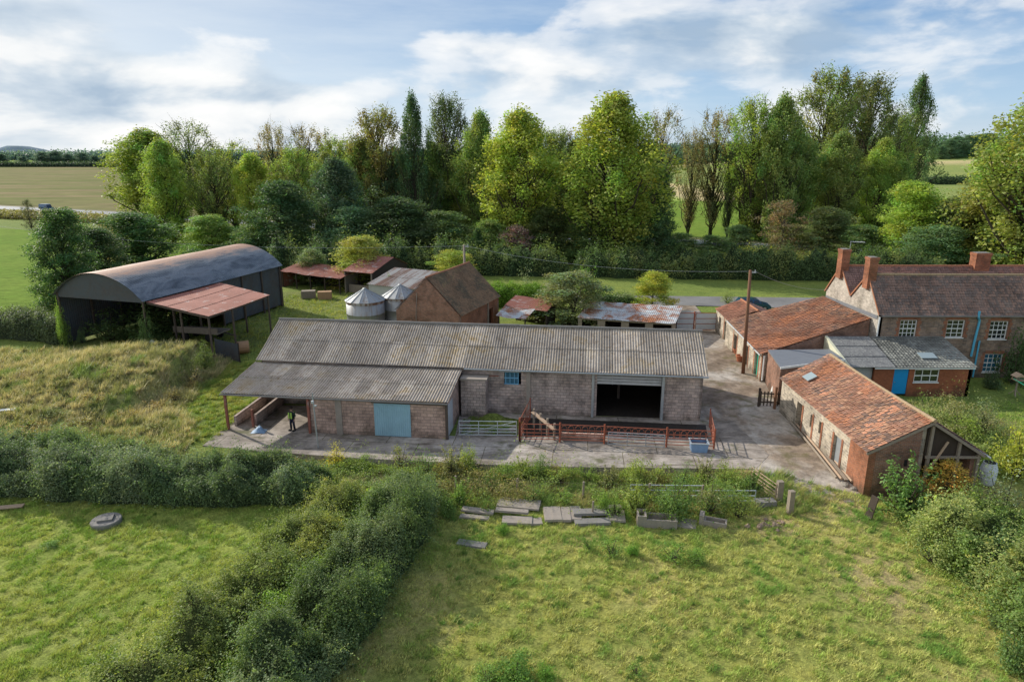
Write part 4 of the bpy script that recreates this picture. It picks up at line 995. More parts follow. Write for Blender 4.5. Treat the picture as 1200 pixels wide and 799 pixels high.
# --- farmhouse
hs = thing('farmhouse', 'two storey brown stone farmhouse with paired gables, dark tiled roof and brick chimneys', 'house', (31.4, 56.9, 0))
HL = 21.0
wins = [(1.95, 3.55, 1.45, 1.55, 4, 4), (6.0, 3.55, 1.5, 1.55, 3, 4), (9.7, 3.4, 1.55, 1.6, 4, 4), (9.75, .42, 1.6, 1.65, 4, 4), (14.2, 3.4, 1.5, 1.6, 4, 4), (14.2, .42, 1.5, 1.65, 4, 4)]
MB().wall((.0, 0, 0), X_, Y_, HL, -.4, 5.62, .35, [(x, x + w_, z, z + h_) for x, z, w_, h_, *_ in wins]).build('front_wall', 'stone_house', hs)
for x, z, w_, h_, nx, ny in wins:
    f = window(hs, (x, 0, z), X_, -Y_, w_, h_, nx, ny, 'white_paint', 'glass_sky_blue' if z < 1 and x < 12 else 'glass', True, .09, .07, .045)
    if z > 1 or x > 12:
        b = MB(); b.box(x + .1, x + .42, .22, .26, z + .1, z + h_ - .1); b.box(x + w_ - .42, x + w_ - .1, .22, .26, z + .1, z + h_ - .1); b.build('curtain', 'curtain', f)
    b = MB()
    for k in range(int(h_ / .3) + 1):
        e = .24 if k % 2 else .36; z1 = min(z + k * .3 + .28, z + h_ + .3)
        b.box(x - e, x - .01, -.012, -.002, z + k * .3, z1); b.box(x + w_ + .01, x + w_ + e, -.012, -.002, z + k * .3, z1)
    b.box(x - .02, x + w_ + .02, -.014, -.004, z + h_ + .02, z + h_ + .3); b.build('brick_surround', 'brick_red', f)
G5 = [(.0, -.4), (10.1, -.4), (10.1, 5.62), (7.6, 8.42), (5.1, 6.05), (2.5, 8.5), (0, 5.62)]
MB().prism(G5, (-.02, 0, 0), Y_, X_, .38).build('gable_wall', 'stone_gable', hs)
MB().prism(G5, (HL, 0, 0), Y_, -X_, .38).build('gable_wall', 'stone_gable', hs)
MB().wall((HL, 10.1, 0), -X_, -Y_, HL, -.4, 5.62, .35).build('back_wall', 'stone_house', hs)
tiles('roof', (-.08, -.22, 5.55), (HL, -.22, 5.55), (HL, 2.5, 8.6), (-.08, 2.5, 8.6), hs, PURPLE, .22, .27, .05, .035, seed=5)
tiles('roof', (HL, 5.1, 6.15), (-.08, 5.1, 6.15), (-.08, 2.5, 8.6), (HL, 2.5, 8.6), hs, RED, .22, .27, .05, .035, seed=6)
tiles('roof', (-.08, 5.1, 6.15), (HL, 5.1, 6.15), (HL, 7.6, 8.55), (-.08, 7.6, 8.55), hs, RED, .22, .27, .05, .035, seed=7)
tiles('roof', (HL, 10.3, 5.55), (-.08, 10.3, 5.55), (-.08, 7.6, 8.55), (HL, 7.6, 8.55), hs, RED, .22, .27, .05, .035, seed=8)
for y, z, m_ in ((2.5, 8.62, 'ridge_tile'), (7.6, 8.57, 'ridge_red')):
    b = MB()
    for i in range(46):
        x0 = -.08 + i * HL / 46; dz = -.05 * math.sin(math.pi * i / 46) + random.uniform(-.012, .012); b.tube([(x0, y, z + dz), (x0 + HL / 46 * .96, y, z + dz + .015)], .12, 8)
    b.build('ridge_tiles', m_, hs)
MB().box(-.1, .3, 5.02, 5.18, 6.06, 6.16).build('valley_gutter', 'lead', hs)
b = MB(); b.bar((-.1, -.2, 5.6), (-.1, 2.5, 8.63), .07, .12); b.bar((-.1, 5.1, 6.2), (-.1, 2.5, 8.63), .07, .12); b.bar((-.1, 5.1, 6.2), (-.1, 7.6, 8.58), .07, .12); b.bar((-.1, 10.3, 5.6), (-.1, 7.6, 8.58), .07, .12); b.build('verge', 'ridge_red', hs)
def chimney(x0, x1, y0, y1, z0, z1, aer=False):
    c = MB(); c.box(x0, x1, y0, y1, z0, z1 - .3); c.box(x0 - .03, x1 + .03, y0 - .03, y1 + .03, z1 - .3, z1 - .2); c.box(x0 - .06, x1 + .06, y0 - .06, y1 + .06, z1 - .2, z1); 
    c = c.build('chimney', 'brick_red', hs); p = MB()
    MB().box(x0 + .08, x1 - .08, y0 + .08, y1 - .08, z1, z1 + .04).build('flaunching', 'slab_dark', c)
    if aer:
        p.tube([(x1 + .06, y0 + .4, z1 - .9), (x1 + .06, y0 + .4, z1 + .75)], .03, 5); p.tube([(x1 + .06, y0 + .4, z1 + .7), (x1 + 1.4, y0 + .4, z1 + .62)], .03, 5)
        for k in range(6): p.tube([(x1 + .25 + k * .2, y0 + .05, z1 + .68), (x1 + .25 + k * .2, y0 + .75, z1 + .68)], .015, 4)
        p.build('aerial', 'galv', c)
chimney(-.3, .45, 2.05, 2.9, 7.4, 10.15, False); chimney(-.3, .45, 7.15, 8.05, 7.4, 10.15, True); chimney(12.35, 13.75, 7.15, 8.05, 7.6, 9.8)
MB().tube([(.1, -.3, 5.5), (HL, -.3, 5.46)], .065, 8).build('gutter', 'slab_dark', hs)
MB().tube([(8.35, -.3, 5.95), (8.35, -.3, 5.42), (8.6, -.14, 5.1), (8.6, -.14, 4.7), (8.5, -.14, 3.2), (8.45, -.14, 1.9)], .095, 8).build('downpipe', 'blue_pipe', hs)
MB().tube([(8.95, -.12, 3.3), (8.95, -.12, .0)], .07, 8).build('downpipe', 'blue_pipe', hs)
b = MB(); b.tube([(.05, -.12, 5.4), (.02, -.12, 4.6), (.02, -.12, 3.7)], .07, 8); b.build('downpipe', 'white_paint', hs)
MB().bar((-.06, .1, 5.32), (-.06, 10, 5.05), .04, .3).build('flashing', 'lead', hs)
# --- brick annex against the front of the house
an = thing('brick_annex', 'single storey orange brick annex with sky blue door and mossy grey roof', 'annex', (27.2, 52.5, 0))
MB().wall((2.1, 0, 0), X_, Y_, 7.85, -.3, 2.2, .25, [(1.6, 2.8, -.3, 2.1), (3.25, 5.25, 1.0, 2.08)]).build('wall', 'brick_new', an)
MB().wall((9.95, 0, 0), Y_, -X_, 4.4, -.3, 2.2, .25).build('side_wall', 'brick_new', an)
MB().prism([(.2, 2.2), (4.38, 2.2), (4.38, 3.45)], (9.95, 0, 0), Y_, -X_, .2).build('side_gable', 'brick_new', an)
MB().wall((0, .35, 0), X_, Y_, 2.1, -.3, 2.2, .15).build('wall', 'pale_render', an)
MB().prism([(-.15, -.3), (4.4, -.3), (4.4, 3.72), (-.15, 2.42)], (-.2, 0, 0), Y_, X_, .22).build('parapet', 'cream_render', an)
d_ = MB().box(3.72, 4.88, .06, .12, -.02, 2.08).build('door', 'blue_paint', an)
MB().tube([(3.86, .0, 1.0), (3.86, .05, 1.0)], .035, 6).build('handle', 'galv', d_)
window(an, (5.35, 0, 1.0), X_, -Y_, 2.0, 1.08, 3, 2, 'white_paint', 'glass', True, .05, .07, .05)
MB().box(2.0, 10.1, -.2, -.14, 2.16, 2.28).build('gutter', 'white_paint', an)
for k in range(4):
    for j in range(3):
        MBx = MB(); x0 = .05 + k * .9; ya, yb = -.25 + j * 1.55, 1.32 + j * 1.55; za, zb = 2.3 + (ya + .25) * .29 + .03, 2.3 + (yb + .25) * .29
        MBx.obox((x0, ya, za), (.885, 0, 0), (0, yb - ya, zb - za - .02), (0, 0, .03)); 
        if k == 0 and j == 0: SL = MB()
        SL.v += []; b0 = len(SL.v); SL.v += MBx.v; SL.f += [tuple(i + b0 for i in f) for f in MBx.f]
SL.build('slab_roof', 'slate_mossy', an)
GREYT = np.array([(.125, .12, .112), (.15, .142, .132), (.11, .105, .10), (.17, .16, .148)])
tiles('tiled_roof', (3.66, -.25, 2.32), (10.15, -.25, 2.32), (9.9, 4.38, 3.66), (3.66, 4.38, 3.66), an, GREYT, .27, .32, .02, .035, seed=9)
MB().obox((6.3, .9, 2.72), (1.3, 0, 0), (0, .8, .232), (0, -.02, .06)).build('rooflight', 'rooflight', an)
# --- long tiled range sloping up to the house gable
mr = thing('tiled_range', 'stable range with broad sagging orange tiled roof rising to the house gable', 'outbuilding', (21.3, 55.7, 0))
tiles('roof', (.65, 11.75, 2.5), (-.15, -.12, 2.4), (10.05, 2.15, 5.02), (10.05, 11.6, 5.05), mr, ORANGE, .22, .28, .22, .03, seed=12)
u = Vector((.4, 11.4, 0)).normalized(); n_ = Vector((u.y, -u.x, 0))
MB().wall((.1, .1, 0), u, n_, 11.6, -.4, 2.38, .35, [(1.0, 2.0, -.4, 2.0), (4.0, 4.9, -.4, 1.9), (7.6, 8.6, -.4, 1.9)]).build('wall', 'stone_pale', mr)
for a in (1.0, 4.0, 7.6):
    MB().obox(Vector((.1, .1, -.2)) + u * a + n_ * .2, u * .98, n_ * .05, Z_ * 2.15).build('door', 'timber_dark' if a > 2 else 'line_green', mr)
b = MB()
for a in (.0, .72, 2.05, 3.7, 4.95, 7.3, 8.65): MB().obox(Vector((.1, .1, -.4)) + u * a - n_ * .012, u * .26, n_ * .2, Z_ * 2.75).build('brick_jamb', 'brick_red', mr)
u2 = Vector((10.0, 2.25, 0)).normalized(); n2 = Vector((-u2.y, u2.x, 0)); L2 = math.hypot(10.0, 2.25)
MB().prism([(.25, -.4), (L2, -.4), (L2, 4.86), (.25, 2.36)], (.0, .02, 0), u2, n2, .3).build('front_wall', 'brick_old', mr)
MB().prism([(.4, -.4), (9.9, -.4), (9.9, 4.85), (.4, 2.4)], (.2, 11.4, 0), X_, Y_, .25).build('back_wall', 'brick_old', mr)
MB().tube([(.15, -.15, 2.3), (.15, -.16, .1)], .07, 8).build('downpipe', 'white_paint', mr)
MB().tube([(-.22, -.1, 2.34), (.55, 11.7, 2.42)], .06, 6).build('gutter', 'pale_render', mr)
t = thing('end_stable', 'low stable with its own red tiled roof at the road end of the range', 'outbuilding', (22.05, 67.5, 0))
tiles('roof', (0.25, 5.6, 2.42), (-.1, 0.05, 2.42), (2.9, .05, 3.45), (3.0, 5.6, 3.45), t, RED * np.array([1.25, 1.0, .8]), .26, .32, .08, .03, seed=14)
tiles('roof', (5.6, .05, 2.42), (5.6, 5.6, 2.42), (3.0, 5.6, 3.45), (2.9, .05, 3.45), t, RED, .26, .32, .08, .03, seed=15)
u = Vector((.3, 5.5, 0)).normalized(); n_ = Vector((u.y, -u.x, 0))
MB().wall((.1, .05, 0), u, n_, 5.4, -.4, 2.36, .3, [(.8, 1.8, -.4, 2.0), (3.3, 4.2, .6, 1.9)]).build('wall', 'stone_pale', t)
MB().prism([(.25, -.4), (5.4, -.4), (5.4, 2.36), (2.9, 3.38), (.25, 2.36)], (.1, 5.2, 0), X_, Y_, .25).build('gable_wall', 'stone_pale', t)
MB().wall((5.3, .2, 0), Y_, -X_, 5.0, -.4, 2.36, .25).build('wall', 'stone_pale', t)
MB().tube([(2.92, .0, 3.48), (3.0, 5.65, 3.48)], .11, 8).build('ridge_tiles', 'ridge_red', t)
for a in (.5, 1.85): MB().obox(Vector((.1, .05, -.4)) + u * a - n_ * .012, u * .27, n_ * .2, Z_ * 2.7).build('brick_jamb', 'brick_red', t)
# --- flat roofed link
t = thing('flat_link', 'small flat roofed brick link with white fascia between the tiled buildings', 'outbuilding', (20.9, 50.6, 0))
q = [(0, 0), (5.95, 2.1), (6.1, 5.1), (.8, 4.9)]
MB().add([(x, y, -.4) for x, y in q] + [(x, y, 2.72) for x, y in q], [(0, 1, 5, 4), (1, 2, 6, 5), (2, 3, 7, 6), (3, 0, 4, 7)]).build('wall', 'brick_old', t)
MB().add([(x, y, 2.73) for x, y in q] + [(x, y, 2.86) for x, y in q], [(4, 5, 6, 7), (0, 1, 5, 4), (1, 2, 6, 5), (2, 3, 7, 6), (3, 0, 4, 7), (3, 2, 1, 0)]).build('roof', 'lead', t)
MB().bar((-.05, -.06, 2.82), (6.0, 2.05, 2.82), .06, .17).build('fascia', 'white_paint', t)
MB().box(.3, 1.1, .0, .06, -.2, 1.9).build('door', 'timber_dark', t)
# --- stone shed with red pantile roof
ss = thing('stone_shed', 'long stone shed with orange pantile roof, brick end wall and open porch', 'shed', (20.6, 36.2, -.3))
LS = 13.2
tiles('roof', (-.22, LS, 2.68), (-.22, -.18, 2.68), (3.35, -.18, 4.6), (3.35, LS, 4.6), ss, ORANGE, .20, .26, .12, .032, seed=21)
tiles('roof', (6.7, -.15, 2.5), (6.7, LS - 1, 2.5), (3.35, LS - 1, 4.6), (3.35, -.15, 4.6), ss, RED, .24, .31, .14, .03, seed=22)
b = MB()
for i in range(30):
    y0 = -.2 + i * LS / 30; b.tube([(3.35, y0, 4.62 - .1 * math.sin(math.pi * i / 30)), (3.35, y0 + LS / 30 * .95, 4.635 - .1 * math.sin(math.pi * i / 30))], .115, 8)
b.build('ridge_tiles', 'ridge_tile', ss)
MB().wall((0, 2.2, 0), Y_, X_, LS - 2.3, -.4, 2.64, .4, [(1.05, 2.0, .0, 1.95), (3.9, 4.25, 1.1, 1.95), (5.3, 5.6, 1.0, 1.9), (7.0, 7.9, .1, 2.0)]).build('wall', 'stone_pale', ss)
MB().wall((-.02, 0, 0), Y_, X_, 2.2, -.4, 2.64, .42).build('corner_wall', 'brick_red', ss)
b = MB()
for y in (3.0, 4.22, 5.85, 7.25, 8.95): MB().box(-.03, .3, y, y + .22, -.3, 2.05).build('brick_jamb', 'brick_red', ss)
MB().box(.14, .2, 3.27, 4.18, 0, 1.95).build('door', 'galv', ss)
b = MB().box(.12, .2, 6.1, 6.45, 1.1, 1.95); b.build('shutter', 'timber_dark', ss)
MB().prism([(.4, -.4), (2.9, -.4), (2.9, 4.2), (.4, 2.8)], (0, 0.02, 0), X_, Y_, .3).build('end_wall', 'brick_old', ss)
b = MB(); b.box(2.1, 2.28, -.004, .02, 1.75, 2.15); b.build('vent_slot', 'black_inside', ss)
b = MB(); b.bar((-.2, -.12, 2.56), (3.35, -.12, 4.46), .05, .16); b.bar((3.35, -.1, 4.46), (6.65, -.1, 2.4), .05, .16); b.build('barge_board', 'timber_grey', ss)
MB().box(3.0, 3.3, .3, LS - .6, -.4, 4.3).build('spine_wall', 'stone_pale', ss)
MB().prism([(3.3, 2.36), (6.45, 2.36), (6.45, 2.5), (3.3, 4.4)], (0, .18, 0), X_, Y_, .05).build('gable_boards', 'timber_dark', ss)
MB().wall((6.35, .25, 0), Y_, -X_, LS - 1.4, -.4, 2.5, .25).build('garden_wall', 'brick_old', ss)  # carried forward beside the porch to darken its inside
MB().wall((3.3, 3.4, 0), X_, Y_, 3.0, -.4, 2.5, .2).build('porch_wall', 'brick_old', ss)
MB().prism([(.42, -.4), (3.0, -.4), (3.0, 4.2), (.42, 2.8)], (0, LS - .5, 0), X_, Y_, .3).build('end_wall', 'stone_pale', ss)
for x in (3.4, 5.1, 6.3): MB().box(x, x + .15, .0, .15, -.4, 4.3 - (x - 3.35) * .62).build('porch_post', 'timber_grey', ss)
MB().bar((3.3, .05, 2.3), (6.5, .05, 2.3), .12, .14).build('porch_beam', 'timber_grey', ss)
MB().bar((3.6, -.04, 1.6), (4.4, -.04, 3.3), .06, .12).build('brace', 'timber_pale', ss)
MB().tube([(6.75, 6, 2.45), (6.8, -.3, 2.42)], .06, 6).build('gutter', 'white_paint', ss)
MB().obox((1.45, 10.6, 3.66), (.0, 1.0, 0), (-.65, 0, -.35), (-.03, 0, .06)).build('rooflight', 'rooflight', ss)
# ---------------------------------------------------------------- yard furniture
def hurdle(lab, p, q, style, h=1.3, z=-.3, grp='steel pen hurdles in front of the barn', mt='red_steel', name='pen_hurdle', cat='hurdle'):
    p, q = Vector((p[0], p[1], z)), Vector((q[0], q[1], z)); t = thing(name, lab, cat, p, 0, grp); d = q - p; L = d.length; u = d / L
    b = MB()
    for k in ([0, 1] if style != 'gate' else []): MB().tube([u * (L * k), u * (L * k) + Z_ * (h + .15)], .065 if k == 0 else .04, 6).build('post', mt, t)
    b = MB()
    zs = [.2, .42, .66, .92, h] if style != 'gate' else [.12, .36, .6, .84, h - .1]
    for zz in zs: b.tube([u * .05 + Z_ * zz, u * (L - .05) + Z_ * zz], .028, 5)
    if style == 'hoop':
        n = max(3, int(L / .45))
        for k in range(n):
            a = .1 + (L - .2) * k / n; w_ = (L - .2) / n * .8
            b.tube([u * a + Z_ * .66] + [u * (a + w_ / 2 - w_ / 2 * math.cos(j * math.pi / 6)) + Z_ * (1.02 + .22 * math.sin(j * math.pi / 6)) for j in range(7)] + [u * (a + w_) + Z_ * .66], .02, 4)
    elif style == 'gate':
        for a in (0, .34, .67, 1): b.tube([u * (.04 + (L - .08) * a) + Z_ * .1, u * (.04 + (L - .08) * a) + Z_ * (h - .08)], .028, 5)
        b.tube([u * .06 + Z_ * .12, u * (L - .06) + Z_ * (h - .1)], .018, 4)
    else:
        for k in range(1, int(L / .5)): b.tube([u * (k * .5) + Z_ * .2, u * (k * .5) + Z_ * h], .02, 4)
    b.build('rails', mt, t)
    return t
pn = [(.53, 43.69), (3.3, 43.55), (6.32, 43.26), (10.46, 42.72), (13.6, 42.43)]
labs = ['rusty red hurdle beside the grey gate, first of the pen front', 'rusty red hooped hurdle between the two left pen posts', 'rusty red hurdle with the galvanised gate tied across it', 'rusty red hooped hurdle ending at the pen corner by the blue tub']
for i in range(4): hurdle(labs[i], pn[i], pn[i + 1], ['bars', 'hoop', 'hoop', 'hoop'][i])
hurdle('rusty red hurdle running back from the pen corner to the barn wall', (13.6, 42.43), (14.35, 46.2), 'bars')
hurdle('rusty red hurdle running back beside the block pier', (.53, 43.69), (1.35, 47.6), 'bars', 1.6)
hurdle('grey galvanised gate closing the grassy corner beside the lean-to', (-3.75, 44.6), (.35, 44.45), 'gate', 1.25, -.3, None, 'galv_pale', 'field_gate', 'gate')
hurdle('grey galvanised gate tied in front of the red pen hurdles', (6.5, 42.95), (10.3, 42.45), 'gate', 1.1, -.3, None, 'galv', 'field_gate', 'gate')
t = thing('feed_tub', 'pale blue square plastic tub at the right end of the pen', 'tub', (12.5, 42.2, -.29), R(-5))
b = MB(); b.add([(-.5, -.38, 0), (.5, -.38, 0), (.5, .38, 0), (-.5, .38, 0), (-.58, -.44, .66), (.58, -.44, .66), (.58, .44, .66), (-.58, .44, .66)], [(0, 3, 2, 1), (0, 1, 5, 4), (1, 2, 6, 5), (2, 3, 7, 6), (3, 0, 4, 7)]); b.build('body', 'blue_tub', t)
b = MB(); 
for a in [(-.62, .62, -.48, -.40), (-.62, .62, .40, .48), (-.62, -.54, -.4, .4), (.54, .62, -.4, .4)]: b.box(*a, .63, .69)
b.build('rim', 'galv_pale', t)
t = thing('loading_ramp_rail', 'pale weathered timber rail on round posts inside the left pen', 'rail', (2.3, 44.8, -.3), R(-60))
MB().bar((-1.6, 0, 1.2), (1.3, 0, .85), .3, .06).build('board', 'timber_pale', t)
for k in range(4): MB().tube([(-1.6 + k * .9, .1, 0), (-1.6 + k * .9, .1, 1.42 - k * .06)], .085, 8).build('post', 'timber_grey', t)
t = thing('block_feed_wall', 'low pale block wall inside the hooped pen', 'low wall', (3.4, 43.95, -.3), R(-5)); MB().box(0, 3.0, 0, .15, -.1, .52).build('wall', 'block_wall_pink', t)
t = thing('soil_heap', 'dark mossy soil heap against the barn wall by the window', 'heap', (-.9, 47.1, -.3))
g = np.random.default_rng(3); gx, gy = np.meshgrid(np.linspace(-2.2, 2.2, 30), np.linspace(-1.3, .8, 18)); gz = np.maximum(0, .75 * np.exp(-((gx + .5) / 1.1) ** 2 - (gy / .7) ** 2) + .12 * (fbm(gx * 2, gy * 2, 3) - .5)) - .02
i_ = np.arange(gx.size).reshape(gx.shape); link('heap', np_mesh('heap', np.stack([gx, gy, gz], -1).reshape(-1, 3), np.stack([i_[:-1, :-1], i_[:-1, 1:], i_[1:, 1:], i_[1:, :-1]], -1).reshape(-1, 4), M['ground'], np.full((gx.size, 3), (.06, .075, .02)), True), t)
# lamp standard in front of the wing
p = G(373, 525); t = thing('lamp_standard', 'thin grey steel pole with small fittings standing at the apron edge', 'pole', (p.x, p.y, p.z))
MB().tube([(0, 0, -.1), (-.05, .02, 1.4), (-.12, .05, 3.95)], [.05, .045, .035], 8).build('pole', 'galv', t); b = MB(); b.box(-.2, -.06, -.1, .1, 3.25, 3.4); b.box(-.06, .1, -.03, .06, 3.0, 3.1); b.build('fitting', 'galv_pale', t)
# person
def person():
    p = Vector((-15.75, 45.6, -.29)); t = thing('person', 'person in green hi-vis vest and dark trousers standing in the open bay', 'person', p, R(-20))
    jt = [(0, 0, .95), (0, .01, 1.15), (0, .015, 1.36), (0, .0, 1.47), (0, -.01, 1.56), (0, -.02, 1.68),
          (.19, .01, 1.40), (.27, .03, 1.13), (.25, -.08, .90), (-.19, .01, 1.40), (-.27, .03, 1.13), (-.25, -.08, .90),
          (.10, 0, .90), (.13, -.02, .50), (.15, .03, .10), (.17, -.13, .04), (-.10, 0, .90), (-.14, .0, .50), (-.17, .04, .10), (-.20, -.12, .04)]
    ed = [(0, 1), (1, 2), (2, 3), (3, 4), (4, 5), (2, 6), (6, 7), (7, 8), (2, 9), (9, 10), (10, 11), (0, 12), (12, 13), (13, 14), (14, 15), (0, 16), (16, 17), (17, 18), (18, 19)]
    rd_ = [.13, .13, .15, .06, .075, .085, .06, .045, .035, .06, .045, .035, .09, .065, .05, .04, .09, .065, .05, .04]
    for s, hnd in ((1, 8), (-1, 11)):
        for k, (dx, dl) in enumerate([(-.03, .15), (-.01, .17), (.012, .165), (.032, .14), (.05, .09)]):
            h = jt[hnd]; b0 = len(jt); jt += [(h[0] + dx * .6, h[1] - .02, h[2] - .07), (h[0] + dx, h[1] - .045, h[2] - dl)]; rd_ += [.012, .008]; ed += [(hnd, b0), (b0, b0 + 1)]
    me = bpy.data.meshes.new('body'); me.from_pydata(jt, ed, []); o = link('body', me, t); me.materials.append(M['skin'])
    sk = o.modifiers.new('skin', 'SKIN')
    if not me.skin_vertices: return
    for v, r in zip(me.skin_vertices[0].data, rd_): v.radius = (r, r * .85)
    me.skin_vertices[0].data[0].use_root = True
    o.modifiers.new('sub', 'SUBSURF').levels = 1; o.modifiers['sub'].render_levels = 1
    b = MB(); b.lathe([(.17, .93), (.175, 1.05), (.185, 1.2), (.20, 1.34), (.17, 1.42), (.07, 1.48)], n=14)
    for s in (1, -1): b.tube([(.17 * s, .01, 1.41), (.27 * s, .03, 1.13), (.255 * s, -.06, .95)], [.078, .06, .05], 8)
    b.build('jacket', 'dark_jacket', t, True)
    b = MB()
    for s in (1, -1): b.box(s * .10 - .055, s * .10 + .055, -.205, -.165, .98, 1.42); b.box(s * .10 - .055, s * .10 + .055, .17, .20, .98, 1.42)
    b.box(-.17, .17, .17, .197, 1.05, 1.35); b.build('hi_vis_vest', 'hivis', t)
    b = MB(); b.lathe([(.155, .84), (.175, .98)], n=14)
    for s, pp in ((1, [(.10, 0, .92), (.13, -.02, .5), (.15, .03, .07)]), (-1, [(-.10, 0, .92), (-.14, 0, .5), (-.17, .04, .07)])): b.tube(pp, [.115, .085, .07], 8)
    b.build('trousers', 'trousers', t, True)
    b = MB(); b.lathe([(.105, 1.64), (.118, 1.70), (.10, 1.77), (.05, 1.81)], (0, .01, 0), 12); b.build('hair', 'hair', t, True)
    b = MB()
    for x, y in ((.16, -.06), (-.185, -.05)): b.box(x - .055, x + .055, y - .16, y + .12, -.01, .10)
    b.build('boots', 'rubber', t)
    b = MB(); b.tube([(0, -.10, 1.66), (0, -.135, 1.63)], [.016, .02], 5); b.tube([(-.03, -.098, 1.605), (.03, -.098, 1.605)], .008, 4)
    for s in (1, -1): b.tube([(s * .095, .0, 1.64), (s * .1, .0, 1.70)], .022, 5); b.tube([(s * .035, -.098, 1.69), (s * .035, -.104, 1.69)], .011, 5)
    b.build('face', 'skin', t)
person()
p = (-18.1, 45.4, -.29); t = thing('plastic_sheet_heap', 'crumpled pale blue plastic sheet lying at the low wall end', 'plastic sheet', p)
gx, gy = np.meshgrid(np.linspace(-.5, .5, 16), np.linspace(-.4, .4, 14)); gz = np.maximum(0, .42 * np.exp(-(gx / .3) ** 2 - (gy / .28) ** 2) * (.5 + fbm(gx * 6, gy * 6, 2)))
i_ = np.arange(gx.size).reshape(gx.shape); link('sheet', np_mesh('sheet', np.stack([gx, gy, gz], -1).reshape(-1, 3), np.stack([i_[:-1, :-1], i_[:-1, 1:], i_[1:, 1:], i_[1:, :-1]], -1).reshape(-1, 4), M['tarp_blue']), t)
# telegraph poles and wires
def pole(lab, x, y, h, mt='timber_pole', z=0.0, r=.17, lean=(0, 0), grp=None):
    t = thing('telegraph_pole', lab, 'pole', (x, y, z)); MB().tube([(0, 0, -.3), (lean[0] * .5, lean[1] * .5, h * .5), (lean[0], lean[1], h)], [r, r * .88, r * .75], 10).build('pole', mt, t, True)
    b = MB(); b.box(lean[0] - .02, lean[0] + .5, lean[1] - .05, lean[1] + .05, h - .25, h - .15); b.tube([(lean[0] + .42, lean[1], h - .16), (lean[0] + .42, lean[1], h + .02)], .05, 6); b.build('insulator', 'galv', t)
    return t
pole('tall reddish brown telegraph pole beside the tiled stable range', 20.6, 57.9, 9.25, lean=(-.2, 0)); 
MB1 = MB(); 
pole('grey telegraph pole with a crossarm behind the brick barn', -5.4, 77, 8.9, 'timber_grey')
pole('weathered pole among the bushes behind the curved barn', -42, 99.5, 5.2, 'timber_grey', .0, .16)
def wire(lab, a, b_, sag):
    a, b_ = Vector(a), Vector(b_); m_ = (a + b_) / 2; b = MB()
    b.tube([a.lerp(b_, k / 20) - Z_ * (sag * 4 * (k / 20) * (1 - k / 20)) - m_ for k in range(21)], .013, 4); o = b.build('overhead_wire', 'galv'); o.location = m_; tag(o, lab, 'wire')
wire('overhead wire crossing from the grey pole to the tall brown pole', (-5.2, 77, 8.8), (20.7, 57.9, 9.15), .9)
wire('overhead wire running left from the grey pole past the dark trees', (-5.4, 77, 8.8), (-95, 112, 9.3), 2.0)
wire('short overhead wire from the tall brown pole to the house gable', (20.8, 57.9, 9.15), (31.4, 66.4, 5.9), .5)
# gates
t = thing('yard_gate', 'pair of pale sheeted metal gates closing the yard from the lane', 'gate', (17.6, 72.9, 0), R(0))
for k in range(2):
    f = MB(); x0 = .1 + k * 2.45
    for zz in (.1, .75, 1.35, 1.95): f.box(x0, x0 + 2.3, -.05, .0, zz, zz + .06)
    for xx in (0, 2.24): f.box(x0 + xx, x0 + xx + .06, -.06, .0, .1, 2.0)
    f = f.build('frame', 'red_steel', t); MB().box(x0 + .06, x0 + 2.24, -.03, -.01, .15, 1.95).build('panel', 'galv_pale', f)
for x in (0, 2.42, 4.9): MB().box(x - .07, x + .07, -.07, .07, -.3, 2.15).build('post', 'red_steel', t)
q = P(890, 476, -.25); t = thing('garden_gate', 'dark slatted gate standing in shade between the stone shed and the range', 'gate', (q.x, q.y, -.25), R(-5))
b = MB()
for k in range(11): b.box(k * .26, k * .26 + .09, 0, .03, .05, 1.25)
b.box(0, 2.75, .03, .07, .3, .4); b.box(0, 2.75, .03, .07, 1.0, 1.1); b.build('slats', 'timber_dark', t)
for x in (-.15, 2.8): MB().box(x, x + .15, -.05, .1, -.2, 1.5).build('post', 'timber_dark', t)
q = P(933, 479, -.25); t = thing('gate_post', 'reddish timber post leaning at the stone shed wall', 'post', (20.35, q.y, -.25)); MB().box(0, .16, 0, .16, -.2, 1.75).build('post', 'timber_pole', t)
q = P(907, 462, -.2); t = thing('feed_sack', 'white pointed sack standing behind the dark gate', 'sack', (q.x + .1, q.y - .3, .3)); MB().lathe([(.45, -.6), (.5, -.2), (.42, .3), (.2, .75), (.05, .95)], n=10).build('sack', 'cloth_white', t)
for lab, px, py, s in (('red terracotta pot by the range wall', 864, 415, .34), ('bigger terracotta pot beside the tall brown pole', 868, 424, .42)):
    q = P(px, py, -.1); t = thing('flower_pot', lab, 'pot', (q.x - .1, q.y, -.1)); MB().lathe([(s * .6, 0), (s * .9, s * 1.3), (s, s * 1.3), (s, s * 1.6), (s * .8, s * 1.6), (s * .7, s * 1.2)], n=14).build('pot', 'terracotta', t)
